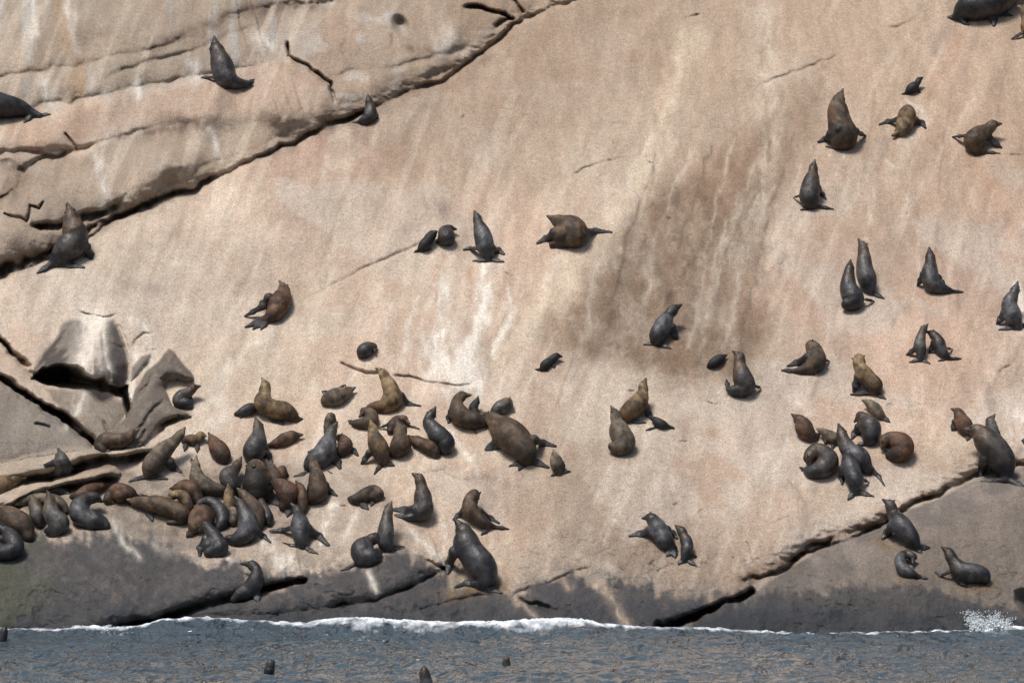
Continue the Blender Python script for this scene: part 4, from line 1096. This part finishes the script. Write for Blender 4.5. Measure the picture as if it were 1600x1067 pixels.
# ---- lower right rock
seal("wet black seal on the lower right rock just under the open joint", 'sk', .6, 'B', (1379, 780), [(1391, 788, 8.5), (1396, 802, 11), (1407, 819, 15), (1421, 836, 14), (1431, 852, 7.5)],
     [((1433, 855), (1452, 855), 7), ((1430, 856), (1440, 863), 5), ((1394, 822), (1387, 832), (1379, 841), 9)])
seal("small seal bent into a hook on the lower right rock, scratching itself", 'gr', .3, 'S', (1426, 879), [(1427, 870, 6.6), (1416, 865, 7.2), (1406, 874, 8), (1411, 888, 9.5), (1424, 896, 7), (1436, 900, 3)], [((1436, 900), (1450, 904), 3.5)])
seal("dark brown seal leaning on its fore flippers near the water at the right", 'dh', .7, 'S', (1471, 854), [(1482, 862, 8), (1490, 877, 11), (1502, 891, 13.5), (1521, 895, 15.5), (1535, 899, 12.5), (1539, 908, 5)],
     [((1484, 893), (1470, 899), (1461, 893), 4), ((1499, 905), (1510, 916), 6)])

# ---- middle of the slab
seal("grey seal looking up to the right on the brown weathered patch", 'gr', .7, 'S', (1063, 477), [(1053, 483, 8.6), (1044, 494, 10), (1035, 510, 14), (1027, 525, 12.5), (1028, 536, 5)],
     [((1026, 537), (1006, 538), 4.5), ((1030, 537), (1048, 544), 5), ((1050, 512), (1057, 530), 8)])
pup("black pup walking to the right below the pale guano streaks", 'pp', .4, 'S', (877, 557), [(870, 556, 5.4), (860, 563, 6.8), (851, 571, 7), (846, 577, 3)], [((846, 577), (836, 577), 2.5), ((848, 577), (857, 580), 3), ((864, 566), (866, 575), 4)])
pup("black pup lying asleep beside the upright grey seal right of centre", 'pp', .2, 'S', (1133, 556), [(1129, 558, 5), (1121, 563, 9), (1112, 569, 6), (1106, 573, 2)], [])
seal("upright dark grey seal next to the sleeping black pup", 'bg', .75, 'S', (1147, 550), [(1156, 557, 8.5), (1156, 571, 11), (1160, 589, 15), (1165, 604, 14), (1150, 610, 9), (1139, 609, 4)],
     [((1138, 608), (1135, 593, 4), 5), ((1146, 617), (1166, 621), 4), ((1180, 603), (1189, 606), 4)])
seal("brown seal with raised snout standing over a dark pup right of centre", 'gd', .7, 'S', (1009, 592), [(1005, 602, 7.2), (1004, 616, 10), (997, 629, 14.5), (986, 640, 14), (977, 648, 11), (978, 657, 4.5)],
     [((980, 657), (1009, 660), 5), ((1009, 636), (1014, 648), (1018, 655), 7)])
pup("dark pup at the flippers of the brown seal right of centre", 'pp', .4, 'S', (1018, 652), [(1022, 655, 4.8), (1030, 661, 8), (1037, 664, 6), (1046, 667, 2.5)], [((1024, 668), (1009, 672), 3), ((1045, 666), (1054, 669), 3)])
seal("pale backed seal with curled rump in front of the brown one right of centre", 'tn', .7, 'B', (955, 635), [(961, 646, 8), (964, 660, 11), (969, 677, 16.5), (976, 691, 17), (965, 701, 11), (956, 697, 6, 6)],
     [((956, 699), (963, 688, 10), 5)])
pup("black pup nuzzling its mother left of the upright grey seal in mid slab", 'pp', .5, 'S', (682, 362, 6), [(676, 366, 7), (669, 375, 9), (661, 385, 7.5), (655, 391, 3)], [((655, 391), (647, 394), 3), ((662, 392), (674, 389), 3)])
seal("small dark mother with golden face curled behind the nuzzling pup", 'bg', .4, 'S', (710, 358), [(704, 357, 6), (695, 362, 10.5), (698, 371, 13), (690, 376, 7)], [((688, 372), (682, 380), 5)])
seal("slender grey seal with all four flippers spread, snout up, upper middle of the slab", 'gr', .7, 'B', (741, 329), [(745, 339, 6.3), (748, 350, 9), (754, 367, 14), (758, 384, 13.5), (763, 398, 8.5), (764, 405, 4)],
     [((762, 406), (739, 408), 5), ((766, 405), (787, 409), 5), ((746, 388), (735, 388), (724, 390), 5), ((768, 388), (778, 391), (787, 397), 8)])
seal("big plump brown seal folded forward, one flipper straight out to the right", 'br', .35, 'S', (860, 340), [(868, 344, 9), (881, 350, 15), (896, 359, 21), (899, 370, 17), (878, 378, 8), (862, 382, 4)],
     [((866, 364), (854, 373), (840, 380), 9), ((862, 383), (886, 388), 5), ((912, 362), (930, 361), (955, 363), 8)], fill=[(880, 367, 17, 0)])
seal("reddish brown seal lying with its fanned tail to the lower left, left of centre", 'rd', .15, 'B', (438, 441), [(443, 449, 7.5), (443, 460, 13.5), (436, 475, 16.5), (430, 488, 14), (420, 497, 7.5), (414, 501, 5)],
     [((415, 498), (384, 511), 7), ((416, 499), (396, 514), 7), ((417, 500), (408, 515), 6), ((420, 466), (412, 474), (408, 482), 9), ((410, 479), (383, 494), 7)])
pup("dark curled pup asleep alone on the pale rock above the haul-out", 'bg', .2, 'S', (586, 549, 4), [(584, 542, 6), (576, 543, 10), (569, 548, 11), (564, 554, 6)], [])
pup("dark brown pup beside the jagged grey boulder, looking up to the right", 'bg', .65, 'S', (313, 603), [(302, 606, 7), (295, 613, 8), (283, 619, 9.5), (279, 628, 9), (292, 631, 8), (299, 636, 2.5)], [((298, 622), (300, 638), 4)])

# ---- left ledges
seal("smooth grey seal arched on the upper rock plate, one long flipper out to each side", 'lg', .3, 'B', (92, 704), [(94, 712, 8), (97, 722, 13), (98, 732, 13.5), (86, 739, 7), (74, 744, 3)],
     [((86, 722), (66, 729), (40, 735), 6), ((110, 730), (122, 733), (140, 734), 5)])
seal("brown seal on all fours at the upper plate's right end, facing right", 'br', .5, 'S', (216, 671), [(209, 676, 7), (198, 684, 10), (182, 689, 12.5), (165, 689, 13), (156, 697, 9), (164, 706, 5)],
     [((170, 707), (190, 711), (205, 711), 6), ((186, 696), (188, 709), 5)])
seal("golden seal cut by the left edge, resting its head on the rock plate", 'gd', .2, 'S', (38, 746), [(29, 746, 7), (12, 753, 13.5), (-6, 763, 17), (-26, 772, 14)], [((4, 768), (0, 786), 5)])

# ---- crowd at the lower left, back to front
seal("russet seal lying behind the grey hooked one, snout against the rock plate", 'rd', .2, 'S', (167, 757), [(160, 759, 7), (149, 763, 10), (137, 768, 11), (124, 774, 8.5), (112, 776, 4)], [])
pup("dark pup wedged under the edge of the lower rock plate", 'dk', .2, 'S', (74, 771), [(79, 768, 5), (89, 766, 7), (100, 768, 6), (108, 772, 3)], [])
seal("fawn seal asleep on its side behind the upright one at the far left", 'tn', .2, 'S', (24, 788), [(32, 785, 6), (46, 781, 8.5), (65, 780, 10), (86, 783, 10.5), (99, 791, 7), (104, 799, 4)], [])
seal("chestnut seal curled with its back up between the grey hooked one and the long sleeper", 'rd', .35, 'S', (177, 786), [(168, 781, 7.5), (174, 771, 9), (187, 767, 13), (201, 771, 11), (210, 774, 5)], [((208, 774), (231, 774), 3.5), ((190, 780), (202, 787), (183, 785), 3)], fill=[(188, 774, 12, 0)])
seal("bluish brown seal hidden behind the upright one at the far left, back turned", 'gg', .5, 'B', (50, 778), [(52, 785, 7.5), (57, 797, 13), (60, 811, 10), (64, 820, 4)], [])
seal("smooth grey seal bent into a hook, head turned down to the right", 'gr', .5, 'S', (157, 782), [(148, 777, 9), (137, 779, 11.5), (125, 790, 15), (126, 804, 16), (140, 812, 15), (155, 816, 12.5), (166, 821, 7)],
     [((164, 812, 3), (151, 802, 6), 5)])
seal("tawny necked seal sitting upright among the sleepers at the far left", 'gg', .65, 'S', (74, 768), [(78, 778, 7.6), (78, 790, 11), (82, 805, 14), (92, 818, 16), (84, 829, 11), (72, 829, 4)], [])
seal("bulky brown seal slumped at the far left under the upright one", 'br', .3, 'S', (-18, 790), [(-8, 795, 9), (5, 802, 14), (21, 811, 18.5), (36, 823, 17.5), (44, 838, 9)], [])
seal("dark grey seal curled at the left edge just above the bare dark rock", 'dk', .45, 'S', (-14, 826, 6), [(-3, 826, 8), (9, 830, 10), (20, 843, 13), (24, 856, 13.5), (9, 863, 13), (-14, 862, 12)], [])
seal("slim tan seal stretching its neck up beside the golden standing pup", 'tn', .6, 'S', (288, 669), [(283, 677, 7), (274, 688, 9.5), (260, 700, 12.5), (247, 714, 15.5), (236, 729, 14), (231, 742, 6.5)],
     [((230, 743), (214, 748), (202, 752), 5), ((234, 744), (262, 748), 5), ((265, 722), (272, 732), (282, 737), 9)])
pup("golden pup standing with its face to the viewer beside the stretched seal", 'gd', .5, 'S', (321, 681, 5), [(314, 680, 7), (307, 687, 8), (298, 687, 8.5), (289, 688, 6.5)], [((291, 690), (288, 704), 5), ((308, 690), (308, 706), 5)])
seal("purplish brown seal asleep facing away behind the golden pup", 'rd', .2, 'B', (327, 678), [(331, 685, 6.5), (338, 697, 13.5), (346, 708, 14), (352, 719, 7)], [])
seal("fawn seal throwing its open muzzle straight up in the middle of the crowd", 'tn', .65, 'S', (307, 711), [(306, 724, 6.4), (306, 736, 9.5), (310, 750, 12.5), (323, 760, 13), (338, 765, 10.5), (348, 766, 7)], [((300, 722), (299, 716, 2), 3)])
seal("orange brown seal lying right behind the long sleeper", 'rd', .2, 'S', (266, 763), [(273, 763, 5), (282, 761, 10), (294, 762, 13), (305, 772, 12), (311, 784, 7)], [])
pup("golden flanked pup draped in front of the orange brown seal", 'gd', .3, 'S', (262, 781, 3), [(267, 776, 6, 4), (276, 772, 8, 6), (287, 776, 8.5, 6), (294, 788, 8, 4), (297, 799, 5)], [])
seal("long brown seal asleep on its front with its snout to the left", 'br', .2, 'S', (201, 781), [(210, 783, 7.5), (226, 785, 11), (247, 788, 14), (270, 796, 14.5), (286, 806, 12), (277, 815, 5), (262, 816, 3)],
     [((230, 792), (234, 803), (238, 812), 8)])
seal("grey brown seal pressed against the left flank of the dark faced bull", 'bg', .45, 'B', (375, 718), [(372, 724, 7), (367, 733, 9.5), (357, 744, 14), (361, 757, 13), (369, 768, 8)], [])
seal("brown necked seal pointing up above the dark faced bull, belly on the pale rock", 'gg', .65, 'B', (400, 655), [(403, 664, 7.8), (404, 675, 10.5), (402, 690, 14.5), (397, 704, 18), (394, 716, 9)],
     [((412, 700), (418, 712), (424, 722), 9)])
seal("chocolate brown seal asleep with its hind end towards the upright seal", 'rd', .15, 'S', (465, 680), [(458, 681, 9), (446, 686, 11.5), (430, 693, 6.5), (419, 697, 3)], [])
seal("small dark brown seal whose head rests on the pale rock right of the bull", 'rd', .4, 'S', (447, 740), [(441, 734, 8), (437, 744, 9), (432, 751, 5)], [])
seal("brown seal whose back shows directly right of the dark faced bull", 'br', .45, 'B', (418, 722), [(421, 728, 7), (426, 736, 10), (431, 748, 10), (431, 757, 6)], [])
seal("massive bull with golden rimmed dark face staring at the viewer in the crowd", 'br', .65, 'F', (397, 729, 15), [(399, 730, 14.5, 3), (400, 744, 20), (401, 760, 21.5), (400, 776, 16)],
     [((417, 766), (428, 783), (441, 791), 10), ((384, 768), (379, 788), 8)], dark_chest=True)
seal("dark brown seal curled up right of the bull, broad back to the viewer", 'rd', .5, 'B', (424, 755), [(430, 756, 7.5), (440, 760, 14), (450, 770, 17.5), (450, 781, 14), (443, 790, 8)], [((453, 791), (449, 806), 7)])
seal("narrow russet seal standing behind the grey one with spread flippers", 'rd', .6, 'B', (464, 754), [(468, 760, 6.5), (473, 772, 8), (473, 786, 8), (472, 800, 5)], [])
seal("tan seal with upright neck between the black backed sleeper and the grey seals", 'gd', .6, 'S', (357, 758), [(358, 768, 7.5), (358, 780, 9.5), (359, 793, 9), (358, 804, 6)], [])
seal("mottled brown seal behind the grey one whose flipper points right", 'br', .5, 'B', (372, 764), [(378, 770, 6.5), (386, 778, 9), (396, 792, 12), (403, 807, 13), (403, 822, 8)], [])
seal("dark seal with pale crown lying at the right end of the crowd", 'dh', .3, 'S', (402, 776), [(407, 783, 6.6), (412, 795, 9), (418, 808, 9), (421, 818, 5)], [])
pup("cream faced pup squeezed behind the grey seal in front of the crowd", 'tn', .4, 'S', (353, 802, 4), [(359, 797, 7), (367, 802, 8), (364, 814, 8)], [])
seal("dark grey seal with arched back behind the reddish sleeper", 'dk', .3, 'S', (306, 792), [(312, 787, 6.5), (322, 783, 8), (334, 787, 9.5), (345, 799, 11), (348, 813, 10.5), (342, 824, 6)], [])
seal("reddish dark seal lying head down just behind the front grey seal", 'rd', .4, 'S', (300, 836, 3), [(303, 828, 8), (306, 814, 14), (316, 801, 14), (324, 812, 12), (322, 824, 7)], [((300, 828), (292, 838), 6)], fill=[(313, 818, 14, 0)])
seal("grey seal upright with swan-like bend, tail to the left, front of the crowd", 'gr', .7, 'B', (368, 777), [(375, 785, 7.6), (380, 797, 11.5), (387, 814, 15), (385, 832, 15.5), (371, 843, 11), (356, 841, 5.5)],
     [((401, 828), (412, 838), (423, 847), 6)])
seal("dark grey seal turning its head left at the very front of the crowd", 'dk', .65, 'S', (313, 828), [(321, 821, 8.5), (329, 830, 10.5), (338, 843, 12.5), (342, 857, 14), (328, 863, 10)],
     [((322, 842), (313, 856), (312, 868), 8)], fill=[(328, 853, 13, 0)])
seal("grey seal seen from behind with fore flippers reaching wide, right of the crowd", 'gr', .5, 'B', (457, 789), [(463, 795, 7.5), (467, 804, 9.5), (469, 819, 14.5), (470, 834, 14), (472, 849, 8)],
     [((470, 852), (456, 852), (442, 847), 4), ((476, 853), (486, 861), (496, 864), 5), ((460, 824), (440, 828), (421, 829), 6), ((481, 826), (498, 838), (513, 851), 9)])
seal("brown seal sitting upright with snout raised, right of the crowd", 'br', .7, 'B', (484, 719), [(490, 725, 7.5), (493, 736, 10), (496, 752, 13.5), (497, 770, 14.5), (489, 781, 8)],
     [((508, 758), (516, 768), (526, 774), 7), ((484, 758), (481, 776), 5)])
seal("brown head of a seal peeping out behind the tall grey one", 'br', .5, 'S', (524, 660), [(517, 652, 8.5), (513, 663, 7), (512, 676, 6)], [])
seal("red brown rump of a seal resting right behind the tall grey one", 'rd', .3, 'B', (527, 683), [(532, 684, 7), (538, 690, 10.5), (539, 698, 11.5), (533, 707, 8)], [((545, 700), (552, 704), (559, 711), 7)])
seal("tall pale grey seal with dark neck band reaching up to the right", 'lg', .65, 'B', (527, 659), [(520, 669, 7.4), (516, 681, 10.5), (512, 694, 13.5), (506, 709, 18), (493, 720, 16), (481, 729, 7)],
     [((520, 712), (527, 722), (531, 731), 9), ((497, 702), (481, 706), 4), ((486, 735), (472, 741), (459, 744), 4.5), ((505, 737), (519, 739), 4)])
seal("broad brown cow with lifted head lying across a dark pup, upper left of the haul-out", 'gd', .6, 'S', (411, 594), [(415, 602, 8), (413, 616, 11.5), (412, 630, 14.5), (426, 638, 14), (444, 642, 14), (456, 648, 10), (464, 656, 3)],
     [((462, 655), (473, 654), 4), ((420, 644), (430, 656), (442, 662), 9)])
pup("dark pup lying behind the chest of the broad brown cow", 'dk', .3, 'S', (401, 632), [(396, 637, 8), (387, 640, 10), (376, 645, 6), (368, 647, 3)], [((378, 648), (376, 653), 4)])
seal("tawny seal rolled on its side with belly to the viewer, above the crowd", 'tn', .2, 'S', (554, 606), [(546, 610, 6.5), (537, 615, 10.5), (526, 620, 14), (514, 624, 11.5), (506, 628, 5)], [((514, 612), (503, 611), 3), ((530, 606), (540, 601), 3)])
seal("tall brown seal looking up left, one fore flipper braced far to the right", 'gd', .7, 'S', (587, 575), [(598, 582, 7.8), (604, 594, 10), (611, 609, 13), (613, 624, 16), (602, 634, 12), (588, 635, 8.5), (577, 636, 4.5)],
     [((627, 618), (638, 631), (657, 634), 6)])
seal("dark brown seal curled at the tail of the tall brown one", 'br', .3, 'S', (562, 651, 3), [(569, 643, 7.5), (579, 646, 9.5), (580, 657, 11.5), (566, 662, 9), (553, 661, 5)], [((552, 660), (544, 657), 4)])
pup("small reddish pup lying with flippers out to both sides above the furry trio", 'rd', .3, 'S', (638, 660), [(632, 655, 6.5), (622, 656, 8), (614, 663, 8), (610, 673, 6)], [((608, 662), (592, 669), 3.5), ((636, 666), (655, 670), 4.5)])
seal("furry brown seal with pale crown at the centre of the small trio", 'br', .6, 'B', (622, 662), [(626, 670, 10.5), (625, 683, 12), (626, 696, 16), (617, 705, 10), (606, 703, 5)], [])
seal("golden throated seal with orange belly leaning back, left of the small trio", 'gd', .7, 'F', (579, 658), [(582, 667, 6.8), (584, 679, 10.5), (589, 693, 14), (596, 708, 13.5), (597, 722, 7)],
     [((597, 722), (591, 732), (585, 740), 5), ((602, 722), (616, 727), 5), ((577, 708), (565, 724), 7)])
seal("rusty seal lying flat between the trio and the black seal looking up", 'rd', .15, 'S', (641, 683), [(649, 688, 8.5), (661, 694, 11), (674, 701, 10.5), (681, 709, 7)], [])
seal("black seal with head flung back, right of the rusty sleeper", 'dk', .65, 'B', (681, 635), [(675, 646, 7.4), (669, 658, 9), (676, 669, 12.5), (686, 681, 15), (696, 690, 14.5), (696, 699, 12)], [((684, 684, 8), (683, 694, 6), 4)])
seal("brown mother turning back towards a black pup, just right of the haul-out", 'br', .6, 'S', (737, 617), [(722, 618, 8.2), (714, 628, 10), (716, 644, 14), (727, 654, 15), (743, 657, 13), (756, 659, 9)],
     [((706, 644), (702, 652), (701, 660), 7)])
pup("black pup standing up against its brown mother's back", 'pp', .7, 'B', (747, 619), [(745, 627, 5), (740, 637, 7), (743, 647, 7)], [])
seal("purplish seal rolled into a ball behind the giant brown bull's head", 'gg', .3, 'F', (800, 633, 4), [(794, 629, 8), (786, 634, 12), (776, 641, 9), (771, 646, 5)], [])
seal("giant brown bull lying head upslope with hind flippers fanned, middle of the slab", 'br', .15, 'B', (757, 646), [(766, 651, 9), (778, 663, 17.5), (790, 674, 23), (808, 689, 24), (821, 705, 18), (824, 717, 10)],
     [((820, 718), (808, 724), (796, 728), 6), ((822, 720), (816, 727), (811, 734), 7), ((829, 718), (842, 724), (857, 730), 8), ((776, 692), (768, 699), (760, 702), 11), ((834, 687), (848, 692), (868, 697), 9)])
pup("tan pup hunched beside the giant bull's hind flipper", 'tn', .6, 'B', (865, 704), [(867, 713, 6.6), (870, 724, 10.5), (873, 736, 6)], [((874, 738), (891, 736), 4.5), ((870, 740), (861, 743), 3), ((879, 723), (882, 731), 4)])
pup("brown pup curled and scratching below the crowd's right end", 'br', .4, 'S', (595, 783, 2), [(593, 772, 8), (584, 764, 8), (571, 773, 10.5), (556, 780, 8.5), (545, 779, 3)], [((562, 785), (575, 795), 7), ((586, 778), (580, 790), 5)], fill=[(584, 775, 9, 0)])
seal("dark brown seal in profile sitting with both flippers out to the left", 'bg', .7, 'S', (643, 739), [(655, 746, 7.8), (659, 762, 10.5), (661, 782, 14.5), (661, 798, 14.5), (646, 807, 8), (633, 808, 4)],
     [((650, 796), (632, 798), (616, 796), 11), ((632, 808), (617, 804), 5)])
seal("hunched brown seal with face hidden and tail out to the right, below the giant bull", 'br', .6, 'B', (744, 786, -3), [(741, 773, 10), (733, 786, 12), (739, 803, 12.5), (755, 816, 9), (770, 822, 4)],
     [((770, 822), (796, 826), 4), ((765, 822), (752, 835), 5), ((724, 798), (716, 805), (708, 811), 6), ((750, 799), (766, 809), (780, 817), 6)])
seal("slim grey seal looking skyward behind the scratching dark one", 'gg', .7, 'B', (612, 783), [(608, 792, 6.2), (605, 807, 9.5), (603, 827, 12), (602, 845, 13), (606, 857, 7)], [((613, 853), (632, 854), 4)])
seal("dark seal curled round with its face turned up, in front of the skyward grey one", 'dh', .45, 'S', (594, 846, 4), [(587, 840, 9, 2), (576, 846, 11), (566, 858, 17), (570, 870, 17), (584, 870, 12), (592, 864, 6)], [((552, 882), (543, 888), (532, 891), 4)])
seal("massive black bull with glossy back and arched neck at the foot of the slab", 'sk', .65, 'S', (713, 814), [(722, 825, 11), (727, 837, 17), (730, 853, 21), (742, 871, 22.5), (756, 889, 21.5), (760, 904, 15), (750, 913, 7)],
     [((750, 911), (730, 911), (711, 917), 8), ((756, 915), (768, 921), (783, 926), 8), ((710, 862), (702, 880), (699, 896), 10)])
seal("dark seal alone at the water's edge looking left over its shoulder", 'dk', .7, 'S', (375, 880), [(393, 882, 8), (401, 891, 9.5), (399, 908, 12.5), (388, 922, 13.5), (374, 929, 10), (366, 936, 7)],
     [((383, 936, 3), (386, 925, 4), 3), ((400, 928), (404, 940), 8)])
seal("slate grey seal climbing the grainy lower slab with fore flippers outspread", 'gr', .35, 'B', (1008, 809), [(1016, 808, 7.8), (1023, 816, 12.5), (1030, 830, 14.5), (1040, 845, 12.5), (1050, 855, 7)],
     [((1050, 856), (1042, 869), 6), ((1053, 857), (1055, 871), 6), ((1016, 828), (1000, 834), (984, 837), 8), ((1042, 828), (1050, 833), (1058, 840), 8)])
seal("slim dark young seal sitting upright beside the slate grey climber", 'dh', .6, 'S', (1055, 820), [(1064, 828, 7.4), (1069, 838, 8.6), (1074, 851, 9.5), (1072, 864, 8.5), (1069, 873, 4.5)],
     [((1068, 874), (1060, 881), 5), ((1072, 874), (1088, 883), 5), ((1079, 866), (1089, 869), 3)])

# ---- in the water
SW = "seals swimming off the rock"
seal("seal head rising from the water at the left edge", 'dk', 1, 'B', (7, 978), [(7, 984, 5.2), (5, 993, 6.5), (2, 1003, 7.5)], [], group=SW, sea=57.0)
seal("small dark seal head swimming left of centre, wake to its left", 'dk', 1, 'B', (429, 1032), [(423, 1035, 6.2), (422, 1042, 7), (420, 1050, 8)], [], group=SW, sea=49.0)
seal("nearest swimming seal, head and neck upright at the bottom edge", 'dh', 1, 'B', (663, 1040), [(663, 1049, 7.4), (665, 1060, 9), (667, 1078, 12)], [], group=SW, sea=46.3)
seal("tiny seal head with pale muzzle swimming right of the middle", 'gg', 1, 'F', (791, 1030, 4), [(791, 1029, 5), (791, 1036, 6), (792, 1044, 6)], [], group=SW, sea=50.2)
seal("barely visible seal snout breaking the water at the bottom right", 'dk', 1, 'B', (1477, 1064), [(1478, 1070, 4.5), (1480, 1078, 6)], [], group=SW, sea=45.9)
print("seals", COUNT[0])
